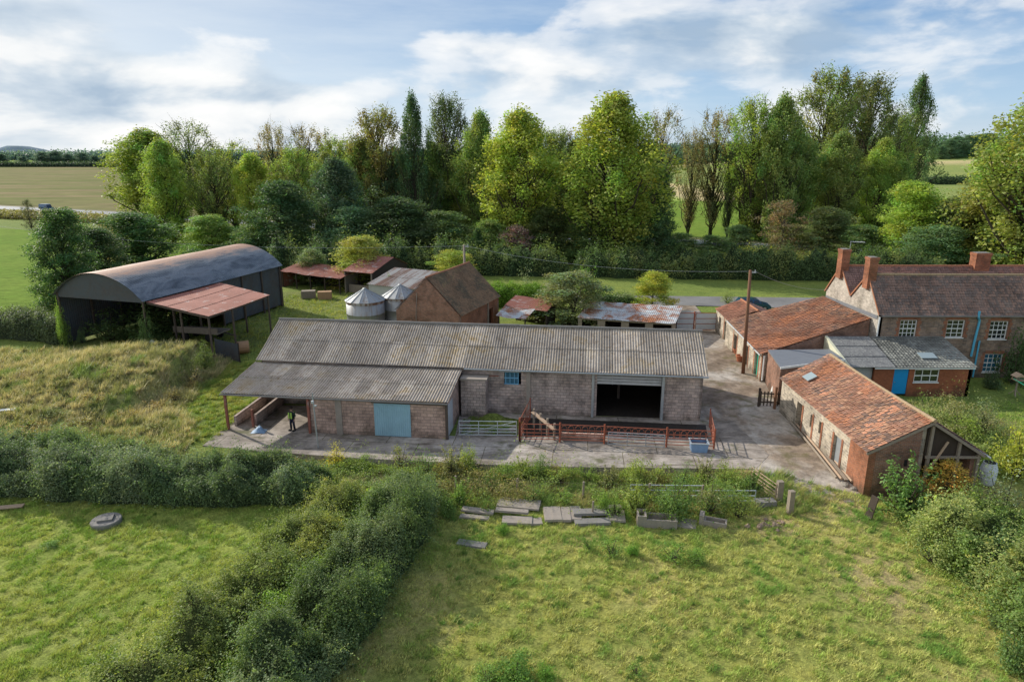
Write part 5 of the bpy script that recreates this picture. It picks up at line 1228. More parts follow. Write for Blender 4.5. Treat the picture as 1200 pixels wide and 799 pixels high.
# timbers laid along the stone shed
for k, (lab, mt) in enumerate((('long grey pole lying nearest the stone shed wall', 'timber_grey'), ('long pale pole lying second from the stone shed wall', 'timber_pale'), ('long brown plank lying in the middle of the timbers by the shed', 'timber_grey'), ('long pale pole lying fourth from the shed wall', 'timber_pale'), ('outermost long grey pole lying on the yard by the shed', 'timber_grey'))):
    a, c = P(944 - k * 4.5, 494 + k * .3, -.2), P(1004 - k * 6, 567 - k * 1.5, -.25); t = thing('timber_pole' if k != 2 else 'plank', lab, 'timber', a, 0, 'timbers lying along the stone shed')
    d = c - a; b = MB()
    if k == 2: b.bar((0, 0, .1), tuple(d + Z_ * .1), .22, .06)
    else: b.tube([(0, 0, .1), tuple(d * .5 + Vector((.04, 0, .11))), tuple(d + Z_ * .09)], .075, 7)
    b.build('timber', mt, t)
def stone(name, lab, px, py, s, seed, mt='stone_grey', grp=None, sq=(1, .8, .6), cat='stone'):
    g = np.random.default_rng(seed); q = G(px, py); t = thing(name, lab, cat, q, g.random() * 3, grp)
    b = MB(); b.lathe([(.55, -.15), (.95, .05), (1, .35), (.75, .75), (.3, .95)], n=9); b.v = [tuple(np.array(v) * np.array(sq) * s * g.uniform(.8, 1.2)) for v in b.v]; b.build('stone', mt, t)
stone('stone', 'grey stone lying at the stone shed corner', 990, 568, .28, 1); stone('stone', 'second grey stone beside the brick shed corner, nearer the grass', 1001, 573, .25, 2)
# timber gate posts and open red gate
q = G(925, 602); t = thing('gate_post', 'dark weathered square gate post standing nearest the field', 'post', q, R(10)); MB().box(-.15, .15, -.14, .14, -.2, 1.45).build('post', 'timber_grey', t)
q = G(912, 588); t = thing('gate_post', 'sunlit weathered gate post where the red gate hangs', 'post', q, R(5)); MB().box(-.17, .17, -.14, .14, -.2, 1.35).build('post', 'timber_grey', t)
a, c = G(908, 588), G(880, 562); d = c - a; t = thing('tubular_gate', 'open pale rusty tubular gate swung back from the weathered post', 'gate', a); u = Vector((d.x, d.y, 0)); b = MB()
for zz in (.2, .42, .64, .88, 1.12): b.tube([Z_ * zz, u + Z_ * zz], .028, 5)
for f in (0, .5, 1): b.tube([u * f + Z_ * .2, u * f + Z_ * 1.12], .028, 5)
b.build('rails', 'timber_pale', t)
# concrete slabs, troughs
def slab(lab, px, py, l, w_, rz, tz=.10, h=.12, mt='slab_grey', tilt=0.0, name='concrete_slab', grp='old concrete slabs lying in the grass'):
    q = G(px, py); t = thing(name, lab, 'slab', (q.x, q.y, q.z), R(rz), grp); b = MB(); e = .02
    b.add([(-l / 2, -w_ / 2, 0), (l / 2, -w_ / 2, 0), (l / 2, w_ / 2, 0), (-l / 2, w_ / 2, 0), (-l / 2 + e, -w_ / 2 + e, h), (l / 2 - e, -w_ / 2 + e, h), (l / 2 - e, w_ / 2 - e, h), (-l / 2 + e, w_ / 2 - e, h)], [(0, 3, 2, 1), (4, 5, 6, 7), (0, 1, 5, 4), (1, 2, 6, 5), (2, 3, 7, 6), (3, 0, 4, 7)])
    b.v = [(x, y, z + tz + x * tilt) for x, y, z in b.v]; b.build('slab', mt, t)
S_ = [('leftmost long concrete slab half hidden in weeds', 560, 601, 1.9, .5, -14, .12, .1), ('thin slab lying under the leftmost long slab', 556, 607, 1.7, .4, -10, .03, .1),
      ('large pale slab tilted behind the weeds', 608, 593, 2.5, 1.1, -10, .12, .1), ('narrow slab in front of the large pale slab', 600, 603, 1.9, .4, -9, .2, .12), ('wide dirty slab below the narrow slab', 606, 611, 1.7, .8, -4, .02, .12), ('small pale slab beside the four upright joined slabs', 626, 612, .9, .7, 5, .02, .1),
      ('first of four pale slabs laid edge to edge', 643, 605, .55, 1.5, 2, .08, .14), ('second of four pale slabs laid edge to edge', 652, 605, .55, 1.5, 1, .10, .14), ('third of four pale slabs laid edge to edge', 663, 605, .55, 1.5, -1, .08, .14), ('last of four pale slabs laid edge to edge', 674, 604, .7, 1.5, -3, .07, .14),
      ('dark slab stacked on others in front of the fence post', 691, 605, 1.9, .6, 3, .22, .14, 'slab_dark'), ('dark slab at the bottom of the short stack', 694, 613, 2.0, .6, 4, .02, .16, 'slab_dark'), ('thin pale slab lying behind the short stack', 712, 598, 1.6, .45, 6, .15, .1), ('broad pale slab at the right of the short stack', 722, 606, 1.0, 1.2, -5, .03, .12),
      ('lone dark slab lying in the grass below the others', 553, 638, 1.6, .55, -14, .0, .1, 'slab_dark'), ('flat slab lying between the two stone troughs', 800, 613, 1.5, 1.0, -18, .0, .08), ('low slab beside the dark gate post', 896, 592, 1.2, .6, 5, .05, .3, 'slab_dark')]
for a in S_: slab(*a)
def trough(lab, px, py, l, w_, h, rz, div):
    q = G(px, py); t = thing('stone_trough', lab, 'trough', (q.x, q.y, q.z - .02), R(rz)); b = MB(); k = .1
    b.box(-l / 2, l / 2, -w_ / 2, -w_ / 2 + k, 0, h); b.box(-l / 2, l / 2, w_ / 2 - k, w_ / 2, 0, h); b.box(-l / 2, -l / 2 + k, -w_ / 2 + k, w_ / 2 - k, 0, h); b.box(l / 2 - k, l / 2, -w_ / 2 + k, w_ / 2 - k, 0, h); b.box(-l / 2 + k, l / 2 - k, -w_ / 2 + k, w_ / 2 - k, 0, .12)
    b.build('basin', 'slab_grey', t); b = MB()
    if div: b.box(-l / 2, -l / 2 + .5, -w_ / 2 - .003, -w_ / 2 + k, h, h + .2); b.box(-l / 2, -l / 2 + .5, w_ / 2 - k, w_ / 2 + .003, h, h + .2); b.box(-l / 2 - .003, -l / 2 + k, -w_ / 2 + k, w_ / 2 - k, h, h + .2); b.box(-l / 2 + .4, -l / 2 + .5, -w_ / 2 + k, w_ / 2 - k, .12, h + .2)
    else: b.box(-l / 2 - .25, -l / 2 - .003, -w_ / 2, w_ / 2, 0, h + .28)
    b.build('float_box', 'slab_grey', t)
trough('long grey concrete water trough with a small float box', 769, 614, 2.15, .85, .5, -6, True); trough('short concrete trough with a raised block end', 838, 616, 1.2, .6, .38, -20, False)
q = G(125, 613); t = thing('manhole_cover', 'round concrete manhole with a square raised lid in the left field', 'manhole', (q.x, q.y, q.z), R(18)); b = MB(); b.lathe([(.76, -.1), (.78, .22), (.74, .27)], n=30); b.build('ring', 'slab_dark', t); MB().box(-.38, .38, -.33, .33, .27, .38).build('lid', 'slab_dark', t)
for lab, px, py, l, rz in (('pale board lying on the grass by the left edge', 10, 596, 1.6, 12), ('white board lying on the weedy mound edge', 5, 482, 1.5, 10)):
    q = G(px, py); t = thing('board', lab, 'board', (q.x, q.y, q.z + .1), R(rz)); MB().box(-l / 2, l / 2, -.2, .2, .0, .06).build('board', 'white_plastic' if py < 500 else 'timber_pale', t)
# field fence
fp = [(534, 578), (606, 581), (683, 585), (760, 587), (822, 589)]
fl = ['weathered fence post left of the slabs', 'weathered fence post behind the large pale slab', 'fence post with blue twine behind the short slab stack', 'fence post among nettles behind the long trough', 'fence post at the end of the long galvanised rail']
for i, (px, py) in enumerate(fp):
    q = G(px, py); t = thing('fence_post', fl[i], 'fence post', q, random.random(), 'posts of the field fence'); MB().tube([(0, 0, -.2), (.02, 0, 1.15)], [.075, .065], 7).build('post', 'timber_grey', t)
q = G(694, 606); t = thing('fence_post', 'short lone stake standing among the slabs', 'fence post', q); MB().tube([(0, 0, -.2), (.03, 0, 1.0)], .06, 7).build('post', 'timber_grey', t)
pts = [G(px, py) for px, py in fp]; t = thing('wire_fence', 'thin wire netting strung between the field fence posts', 'wire fence', pts[0]); b = MB()
for zz in (.15, .38, .6, .82, 1.05): b.tube([q - pts[0] + Z_ * zz for q in pts], .006, 3)
b.build('wires', 'timber_grey', t); b = MB()
for a, c in zip(pts, pts[1:]):
    for k in range(1, 12): q = a.lerp(c, k / 12) - pts[0]; b.tube([q + Z_ * .12, q + Z_ * 1.05], .003, 3)
b.build('netting', 'timber_grey', t)
for lab, x0, y0, x1, y1 in (('long galvanised rail hurdle in the weeds behind the trough', 738, 585, 822, 586), ('second galvanised rail hurdle in the weeds, nearer the red gate', 832, 592, 884, 592)):
    a, c = G(x0, y0), G(x1, y1); d = c - a; t = thing('rail_hurdle', lab, 'hurdle', a, 0); b = MB()
    for zz in (.3, .62, .95): b.tube([Z_ * zz, d + Z_ * zz], .03, 5)
    for f in (0, .5, 1): b.tube([d * f, d * f + Z_ * .95], .03, 5)
    b.build('rails', 'galv_pale', t)
q = G(905, 616); t = thing('rubble_pile', 'brown pile of rubble and earth near the gate posts', 'rubble', q); g = np.random.default_rng(5)
for k in range(16):
    b = MB(); s = g.uniform(.08, .2); b.lathe([(.6, -.2), (1, .1), (.9, .5), (.4, .85)], n=7); o_ = np.array([g.normal(0, .5), g.normal(0, .3), .02]); b.v = [tuple(np.array(v) * s * g.uniform(.7, 1.3, 3) + o_) for v in b.v]; b.build('stone', 'rubble', t)
q = G(1013, 605); t = thing('leaning_board', 'dark board leaning at the shrub by the brick shed corner', 'board', (q.x, q.y, q.z), R(-70)); MB().obox((0, 0, 0), (.45, 0, 0), (0, .06, 0), (0, .3, 1.3)).build('board', 'timber_dark', t)
# water butt, bird table, car
t = thing('water_butt', 'pale blue white plastic barrel standing beside the shed porch', 'barrel', (28.6, 37.4, -.3)); MB().lathe([(.34, 0), (.42, .12), (.46, .5), (.46, .95), (.40, 1.25), (.34, 1.38), (.36, 1.42)], n=22).build('drum', 'white_plastic', t, True); MB().lathe([(.31, 1.425), (.3, 1.45)], n=20).build('lid', 'black_inside', t); 
b = MB(); b.lathe([(.468, .45), (.475, .47), (.468, .5)], n=22); b.lathe([(.468, .92), (.475, .94), (.468, .97)], n=22); b.build('hoops', 'white_plastic', t)
q = P(1189, 463); t = thing('bird_table', 'wooden bird table with pale roof on the lawn', 'bird table', (q.x, q.y, 0)); MB().box(-.05, .05, -.05, .05, 0, 1.3).build('post', 'timber_grey', t)
for a in (0, 2.1, 4.2): MB().bar((math.cos(a) * .45, math.sin(a) * .45, 0), (0, 0, .5), .05).build('leg', 'timber_grey', t)
MB().box(-.35, .35, -.3, .3, 1.3, 1.36).build('tray', 'timber_pale', t); b = MB(); b.prism([(-.42, 1.62), (.42, 1.62), (0, 1.9)], (0, -.35, 0), X_, Y_, .7); b.build('roof', 'timber_pale', t)
for x, y in ((-.3, -.25), (.3, -.25), (.3, .25), (-.3, .25)): MB().box(x - .02, x + .02, y - .02, y + .02, 1.36, 1.62).build('roof_post', 'timber_pale', t)
q = P(1212, 472); t = thing('rotary_drier', 'green folding washing line spread over the lawn at the right edge', 'washing line', (q.x, q.y, 0)); MB().tube([(0, 0, 0), (0, 0, 1.6)], .03, 6).build('mast', 'galv', t)
for a in range(4): e = Vector((math.cos(a * 1.571 + .6), math.sin(a * 1.571 + .6), 0)) * 1.7; MB().tube([(0, 0, .9), tuple(e + Z_ * 1.55)], .025, 5).build('arm', 'line_green', t)
b = MB()
for f in (.5, .75, 1): b.tube([Vector((math.cos(a * 1.571 + .6) * 1.7 * f, math.sin(a * 1.571 + .6) * 1.7 * f, .9 + .65 * f)) for a in (0, 1, 2, 3, 4)], .012, 4)
b.build('line', 'line_green', t)
def car(lab, x, y, rz, van=False, z=0.0):
    t = thing('parked_car' if not van else 'moving_van', lab, 'van' if van else 'car', (x, y, z), rz)
    L, Wd = (5.2, 1.9) if van else (4.3, 1.75)
    low = [(-L / 2, .35), (-L / 2 + .05, .75), (-L / 2 + .3, .95), (L / 2 - 1.1, .95), (L / 2 - .15, .72), (L / 2, .45), (L / 2 - .05, .28), (-L / 2 + .1, .28)]
    top = [(-L / 2 + .25, .94), (-L / 2 + .55, 1.42), (-.1, 1.47), (.55, 1.40), (L / 2 - 1.15, .94)] if not van else [(-L / 2 + .05, .94), (-L / 2 + .1, 1.9), (.9, 1.95), (1.35, 1.8), (L / 2 - .95, .94)]
    MB().prism(low, (0, -Wd / 2, 0), X_, Y_, Wd).build('body', 'car_blue', t)
    b = MB(); k = len(top); ins = .18
    b.add([(a, -Wd / 2 + .03, zz) if zz < 1 else (a, -Wd / 2 + ins, zz) for a, zz in top] + [(a, Wd / 2 - .03, zz) if zz < 1 else (a, Wd / 2 - ins, zz) for a, zz in top], [tuple(range(k)), tuple(reversed(range(k, 2 * k)))] + [(i, i + k, (i + 1) % k + k, (i + 1) % k) for i in range(k)]); b.build('cabin', 'car_blue', t)
    cz = 1.0; b = MB()
    for s in (-1, 1):
        yb, yt = s * (Wd / 2 - .025), s * (Wd / 2 - ins + .012)
        spans = [(-L / 2 + .75, -.15, -.55 - L * .08, -.15), (0, L / 2 - 1.4, 0, .5)] if not van else [(.4, L / 2 - 1.2, .4, 1.15)]
        for x0, x1, x2, x3 in spans: b.add([(x0, yb, cz), (x1, yb, cz), (x3, yt, 1.36 if not van else 1.7), (max(x2, x0), yt, 1.36 if not van else 1.7)], [(0, 1, 2, 3)])
    b.build('side_window', 'glass', t)
    (xa, za), (xb, zb) = top[-2], top[-1]; n_ = Vector((zb - za, 0, xa - xb)).normalized() * -.015
    b = MB(); b.add([Vector((xa, -Wd / 2 + ins + .05, za - .03)) + n_, Vector((xa, Wd / 2 - ins - .05, za - .03)) + n_, Vector((xb, Wd / 2 - .14, zb + .05)) + n_, Vector((xb, -Wd / 2 + .14, zb + .05)) + n_], [(0, 1, 2, 3)]); b.build('windscreen', 'glass', t)
    for sx in (-1, 1):
        for sy in (-1, 1):
            b = MB(); xx = sx * (L / 2 - .8); b.tube([(xx, sy * (Wd / 2 - .2), .32), (xx, sy * (Wd / 2 + .01), .32)], .32, 16); w_ = b.build('wheel', 'rubber', t)
            b = MB(); b.tube([(xx, sy * (Wd / 2 + .005), .32), (xx, sy * (Wd / 2 + .02), .32)], .2, 12); b.build('rim', 'galv', w_)
    for s in (-1, 1):
        MB().box(L / 2 - .12, L / 2 + .005, s * .62 - .17, s * .62 + .17, .5, .64).build('headlight', 'galv_pale', t); MB().box(-L / 2 - .005, -L / 2 + .1, s * .66 - .12, s * .66 + .12, .62, .8).build('tail_light', 'lamp_red', t)
    return t
car('dark blue car parked on the lane behind the tiled roofs', 30.0, 83.4, R(-6)); car('blue van driving on the far main road beyond the field', -157.5, 234.5, R(-23), True, .1)
# clutter round the dutch barn
t = thing('hay_trailer', 'old grey flat farm trailer parked under the rusty canopy', 'trailer', (-32.6, 69.5, 0), R(-12)); MB().box(-2.6, 2.6, -1.1, 1.1, .85, 1.0).build('bed', 'timber_grey', t); MB().box(-2.6, 2.6, -1.1, -1.04, 1.0, 1.5).build('side_board', 'timber_grey', t)
for sx in (-1.4, 1.4):
    for sy in (-1, 1): MB().tube([(sx, sy * .8, .42), (sx, sy * 1.02, .42)], .42, 14).build('wheel', 'rubber', t)
MB().bar((2.6, 0, .85), (4, 0, .5), .1).build('drawbar', 'steel_dark', t)
a, c = Vector((-28.9, 63.9, -.2)), Vector((-25.9, 62.0, -.25)); t = thing('sheeted_fence', 'grey corrugated iron fence panel under the canopy corner', 'fence', a, math.atan2(c.y - a.y, c.x - a.x)); vsheet('panel', (0, 0), ((c - a).length, 0), 0, 1.75, 'zinc_dark', t, .2)
for x in (0, (c - a).length - .1): MB().box(x, x + .1, .03, .13, -.1, 1.85).build('post', 'timber_dark', t)
q = Vector((-26.6, 63.6, -.2)); t = thing('straw_bale', 'round brown straw bale behind the iron fence panel', 'bale', (q.x, q.y + 1.2, q.z), .4); MB().tube([(-.6, 0, .62), (.6, 0, .62)], .62, 18).build('bale', 'straw_bale', t)
q = Vector((-34.6, 62.6, .1)); t = thing('bulk_bag', 'pale pointed sack on the shaded mound edge', 'bag', (q.x, q.y + .6, q.z)); MB().lathe([(.6, 0), (.68, .4), (.55, .9), (.2, 1.35), (.05, 1.5)], n=10).build('sack', 'tarp_blue', t)
for k, (lab, px, py) in enumerate((('grey pallet crate standing before the low rusty shed', 362, 349), ('pale straw bale at the post of the low rusty shed', 381, 350))):
    q = P(px, py); t = thing('crate' if k == 0 else 'straw_bale', lab, 'crate' if k == 0 else 'bale', (q.x, q.y, 0), .2); b = MB(); b.box(-.9, .9, -.5, .5, 0, 1.0)
    if k == 0:
        for j in range(6): b.box(-.95, .95, -.54, -.505, .05 + j * .16, .16 + j * .16)
    b.build('boards' if k == 0 else 'bale', 'timber_grey' if k == 0 else 'straw_bale', t)
# ---------------------------------------------------------------- trees
YG, LG, MG, DG, BR, OL, BG = (.21, .245, .055), (.175, .225, .06), (.13, .18, .058), (.062, .10, .052), (.165, .145, .08), (.14, .17, .06), (.07, .11, .065)  # row colours lighter and bluer, a thin distance haze put into them
T_ = [('broad_tree', 'broad', 188, 268, 149, 105, LG, 'broad pale green tree at the left end of the tree row', 0),
 ('poplar_tree', 'sparse', 236, 266, 138, 62, OL, 'thin topped ivy clad tree second from the left end of the row', 0),
 ('poplar_tree', 'sparse', 277, 270, 163, 58, YG, 'yellowing open tree with an ivy trunk behind the dark yew', 1),
 ('poplar_tree', 'sparse', 327, 266, 143, 42, BR, 'thin brown nearly bare tree above the dark yew', 2),
 ('poplar_tree', 'sparse', 372, 268, 144, 54, BR, 'second nearly bare brownish tree right of the dark yew', 0),
 ('poplar_tree', 'tall', 404, 275, 158, 50, LG, 'yellow green tree with loose top beside the two bare brown trees', 1),
 ('yew_tree', 'round', 332, 304, 208, 92, DG, 'very dark broad evergreen behind the curved barn end', 0),
 ('dark_tree', 'broad', 398, 300, 182, 72, BG, 'dark bluish tree below the yellow green loose topped tree', 1),
 ('poplar_tree', 'tall', 452, 285, 125, 66, (.17, .15, .06), 'bronze brown tree left of the dark pointed poplar', 0),
 ('lombardy_poplar', 'lombardy', 490, 290, 106, 48, (.06, .10, .05), 'dark pointed narrow poplar left of the middle of the row', 0),
 ('poplar_tree', 'tall', 526, 284, 107, 50, (.08, .105, .05), 'dark tall tree with open top right of the pointed poplar', 2),
 ('poplar_tree', 'broad', 560, 290, 127, 58, MG, 'mid green tree left of the bright double crowned tree', 2),
 ('broad_tree', 'broad', 607, 302, 123, 98, YG, 'bright yellow green double crowned tree behind the purple bush', 0),
 ('poplar_tree', 'tall', 655, 285, 150, 52, OL, 'olive tree between the two biggest yellow green trees', 0),
 ('broad_tree', 'broad', 716, 308, 105, 128, YG, 'biggest yellow green tree in the middle of the row', 1),
 ('poplar_tree', 'sparse', 770, 285, 124, 48, BR, 'brownish thin tree just behind the biggest tree', 1),
 ('yew_tree', 'conifer', 768, 305, 188, 62, DG, 'dark evergreen at the foot of the biggest tree', 1),
 ('poplar_tree', 'sparse', 806, 277, 150, 34, BR, 'slim brown ivy trunked tree left of three in the gap', 2),
 ('poplar_tree', 'sparse', 832, 278, 124, 48, BR, 'taller brown ivy trunked tree in the middle of the gap', 0),
 ('poplar_tree', 'sparse', 851, 280, 160, 26, DG, 'straight dark ivy column tree in the gap', 1),
 ('poplar_tree', 'tall', 875, 282, 112, 58, LG, 'pale green tall tree left of the tallest group', 1),
 ('poplar_tree', 'broad', 906, 285, 106, 64, MG, 'mid green leafy tree beside the tallest tree', 0),
 ('poplar_tree', 'tall', 952, 265, 78, 74, OL, 'tallest open topped tree right of the row middle', 0),
 ('poplar_tree', 'tall', 1000, 262, 84, 70, (.10, .115, .05), 'leaning dark twiggy tall tree beside the tallest tree', 2),
 ('poplar_tree', 'tall', 1038, 255, 128, 44, MG, 'shorter loose tree at the foot of the slender poplar', 1),
 ('lombardy_poplar', 'lombardy', 1062, 240, 85, 50, (.075, .11, .05), 'slender pointed poplar standing alone at the right end', 1),
 ('lime_tree', 'round', 1062, 308, 209, 88, YG, 'round golden green tree behind the farmhouse chimneys', 0),
 ('ash_tree', 'broad', 1192, 330, 78, 150, (.155, .195, .055), 'large spreading yellowing tree at the right edge behind the house', 2),
 ('ash_tree', 'round', 1150, 318, 190, 110, (.15, .165, .05), 'lower yellow flecked tree in front of the large right edge tree', 1),
 ('dark_tree', 'round', 1118, 315, 228, 80, (.07, .10, .04), 'dark green tree behind the farmhouse ridge', 2),
 ('bare_tree', 'twiggy', 914, 305, 232, 62, (.15, .12, .08), 'brown twiggy small tree on the roadside bank', 0),
 ('hawthorn_tree', 'round', 968, 300, 240, 68, (.09, .115, .05), 'grey green rounded tree right of the brown twiggy one', 0),
 ('hawthorn_tree', 'round', 862, 298, 262, 44, DG, 'small dark roadside tree left of the brown twiggy one', 1),
 ('plum_tree', 'twiggy', 604, 313, 262, 52, (.13, .075, .085), 'dull purple leafless bush below the double crowned tree', 1),
 ('holly_tree', 'conifer', 560, 312, 265, 30, (.045, .08, .03), 'narrow dark holly beside the purple bush', 0),
 ('dark_tree', 'round', 470, 305, 228, 110, (.05, .078, .038), 'dark low spreading tree below the pointed poplar', 1),
 ('dark_tree', 'round', 640, 306, 240, 70, (.065, .09, .035), 'dark green undergrowth tree below the two bright trees', 2),
 ('evergreen_tree', 'round', 82, 356, 240, 80, (.06, .10, .04), 'dark bushy evergreen left of the curved barn', 2),
 ('evergreen_tree', 'round', 168, 316, 246, 104, (.065, .11, .042), 'dark bushy evergreen just above the curved barn roof', 0),
 ('evergreen_tree', 'round', 118, 338, 264, 78, (.055, .09, .04), 'lower dark evergreen between the two dark trees by the curved barn', 1),
 ('bare_tree', 'twiggy', 128, 330, 262, 46, (.16, .15, .09), 'greyish twiggy tree among the dark evergreens by the curved barn', 0),
 ('bare_tree', 'twiggy', 37, 268, 232, 18, (.08, .075, .05), 'small leaning dark tree beside the far road', 1),
 ('apple_tree', 'twiggy', 1104, 590, 538, 66, (.40, .25, .06), 'small yellow leaved fruit tree before the shed porch', 1)]
for nm, kd, px, by, ty, wp, c, lab, v in T_:
    cc = tuple(x * random.uniform(.94, 1.06) for x in c)
    ptree(nm, kd, px, by, ty, wp, cc, lab, v, None, 'tree', -.35 if by > 500 else 0.0)
R2 = [(205, 160, 62, LG, 'broad', 'pale tree just behind the broad tree at the left end'), (258, 176, 50, OL, 'tall', 'olive tree in the gap between the two left ivy trunks'), (305, 178, 58, YG, 'broad', 'yellowish tree behind the dark yew top'), (350, 172, 54, LG, 'tall', 'light green tree between the two bare brown trees'), (388, 176, 46, OL, 'broad', 'olive tree behind the loose topped yellow green tree'), (428, 160, 56, MG, 'broad', 'mid green tree behind the bronze tree'), (470, 175, 60, BG, 'broad', 'bluish dark tree filling the gap beside the pointed poplar'), (510, 165, 58, MG, 'broad', 'green tree low behind the dark tall tree'), (545, 170, 60, LG, 'broad', 'light green tree low between the mid green trees'), (582, 160, 60, MG, 'broad', 'green tree half behind the double crowned tree'), (632, 150, 60, LG, 'tall', 'pale tree just right of the double crowned tree'), (676, 158, 60, OL, 'broad', 'olive tree low left of the biggest tree'), (752, 165, 56, MG, 'broad', 'mid green tree right of the biggest tree'), (890, 158, 62, LG, 'broad', 'light green tree behind the roadside hawthorn'), (928, 150, 60, MG, 'broad', 'green tree between the leafy tree and the tallest tree'), (975, 150, 62, OL, 'broad', 'olive tree low between the two tallest trees'), (1022, 160, 56, LG, 'broad', 'light tree low beside the leaning twiggy tree'), (1046, 185, 50, MG, 'round', 'rounded tree at the foot of the slender pointed poplar'), (1095, 232, 60, (.16, .18, .05), 'round', 'yellow green tree between the golden tree and the right edge tree')]
for k, (px, ty, wp, c, kd, lab) in enumerate(R2): ptree('poplar_tree' if kd != 'round' else 'round_tree', kd, px, 285 if px < 700 else 281, ty, wp, c, lab, k % 3, None, 'tree', 0.0)
U_ = [(250, 300, 250, 60, (.10, .14, .045)), (300, 305, 262, 60, (.07, .10, .04)), (420, 306, 240, 70, BG), (520, 306, 245, 70, (.06, .085, .04)), (575, 307, 255, 50, (.08, .11, .04)), (690, 308, 255, 60, (.07, .10, .04)), (745, 308, 262, 56, (.05, .08, .035)), (800, 303, 272, 44, (.06, .09, .035)), (835, 303, 275, 40, (.055, .085, .035)), (930, 303, 262, 56, (.12, .125, .06)), (1010, 305, 262, 60, (.06, .09, .04)), (1090, 320, 262, 70, DG), (1180, 325, 255, 80, (.06, .09, .04))]
for k, (px, by, ty, wp, c) in enumerate(U_): ptree('understorey_bush', 'shrub', px, by, ty, wp * 1.15, tuple(q * 1.5 for q in c), 'dark leafy bush growing under the tall roadside trees', k % 3, 'bushes under the tree row', 'bush', 0.0)
FAR = [(14, 15, 0), (40, 12, 1), (62, 17, 2), (76, 18, 0), (92, 15, 1), (108, 16, 2), (122, 13, 0), (136, 14, 1), (150, 16, 2)]
for k, (px, h, v) in enumerate(FAR):
    X0 = (px - 600) / F * 980 * .97; tree('far_tree', 'round', X0, 960, h * 1.15, h * 1.5, (.075, .12, .11), 'haze-blue round tree in the far wood beyond the stubble field', 'tree', 'trees of the far wood', v)  # blue in the leaf colour stands for distance haze
for k, (px, h, v) in enumerate([(1078, 13, 0), (1093, 19, 1), (1106, 15, 2), (1116, 21, 0), (1128, 17, 1), (1141, 22, 2), (1150, 20, 0), (1166, 23, 1), (1185, 24, 2)]):
    tree('hill_tree', 'round', (px - 600) / F * 690, 680 + 9 * k, h, h * 1.05, (.07, .115, .075), 'dark round tree on the far hillside beyond the slender poplar', 'tree', 'trees on the far hill', v)
# ---------------------------------------------------------------- hedges
FARH = dict(leaf=1.5, lump=.6, val=.2, spray=.0)
hedge('far_hedgerow', [(-1300, 900, 8, 5), (-700, 905, 8, 5), (-300, 915, 8, 5), (100, 930, 8, 5), (500, 920, 8, 5)], 'long dark hedge line along the far edge of the stubble field', 'hedge', (.05, .075, .05), dens=2.0, seed=3, **FARH)
hedge('far_wood', [(-2600, 1700, 60, 17), (-1400, 1650, 60, 13), (-500, 1600, 60, 16), (300, 1650, 60, 15), (1500, 1500, 60, 14)], 'haze-blue distant woodland along the horizon', 'woodland', (.085, .13, .14), leaf=4.5, dens=.4, seed=4, kind='stuff', lump=.9, spray=0.0)  # haze over the woodland is painted as blue leaf colour
hedge('hill_wood', [(180, 900, 40, 13), (500, 880, 50, 16), (900, 820, 60, 18), (1500, 760, 60, 18)], 'dark woodland covering the far right hill', 'woodland', (.075, .12, .085), leaf=3, dens=.5, seed=14, kind='stuff', lump=.9, spray=0.0)
hedge('field_hedge', [(150, 420, 6, 4), (300, 400, 6, 4), (460, 370, 6, 4)], 'dark hedge between two fields on the right hillside', 'hedge', (.06, .09, .045), leaf=1.2, dens=2.2, seed=15, lump=.7)
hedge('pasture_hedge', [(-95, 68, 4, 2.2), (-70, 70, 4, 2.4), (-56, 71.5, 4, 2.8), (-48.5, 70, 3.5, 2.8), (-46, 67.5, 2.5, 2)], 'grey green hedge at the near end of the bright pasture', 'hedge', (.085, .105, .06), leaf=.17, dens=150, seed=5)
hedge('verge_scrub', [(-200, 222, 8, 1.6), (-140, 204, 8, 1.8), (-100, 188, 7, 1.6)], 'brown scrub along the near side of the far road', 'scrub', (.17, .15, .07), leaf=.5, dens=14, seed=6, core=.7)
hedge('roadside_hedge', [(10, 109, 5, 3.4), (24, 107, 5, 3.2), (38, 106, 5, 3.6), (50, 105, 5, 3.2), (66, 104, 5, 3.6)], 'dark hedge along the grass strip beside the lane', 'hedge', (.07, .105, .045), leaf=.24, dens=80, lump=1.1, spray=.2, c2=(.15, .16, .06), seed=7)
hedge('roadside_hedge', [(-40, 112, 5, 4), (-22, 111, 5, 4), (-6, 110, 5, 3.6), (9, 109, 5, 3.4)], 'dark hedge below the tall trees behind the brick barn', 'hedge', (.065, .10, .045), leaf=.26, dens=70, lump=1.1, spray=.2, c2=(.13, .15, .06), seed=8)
hedge('bank_grass', [(38, 122, 9, 2.2), (50, 120, 9, 2.0), (62, 118, 8, 1.6)], 'sunlit rough bank above the dark roadside hedge', 'bank', (.19, .20, .06), leaf=.3, dens=30, seed=9, lump=.7)
hedge('garden_hedge', [(-4, 86, 2.6, 2.5), (1, 85.6, 2.6, 2.5), (6.5, 85, 2.4, 2.3)], 'fresh green hedge behind the brick barn roof', 'hedge', (.10, .17, .025), leaf=.17, dens=170, seed=10)
hedge('garden_hedge', [(9, 84, 2.4, 1.9), (16, 83, 2.2, 1.7)], 'dark low hedge between the two bushes by the lane', 'hedge', (.055, .09, .03), leaf=.17, dens=150, seed=11)
hedge('bramble_hedge', [(-46, 41.2, 6.0, 2.1), (-38, 40.0, 5.6, 2.1), (-31, 39.0, 5.2, 2.1), (-24, 37.9, 4.4, 2.1), (-17.5, 36.9, 3.4, 1.9), (-11, 37.2, 3.0, 1.7)], 'long grey green bramble hedge between the left field and the mound', 'hedge', (.09, .125, .062), leaf=.10, val=.25, dens=850, canes=5, seed=12, lump=.8, spray=.10, c2=(.15, .175, .115))
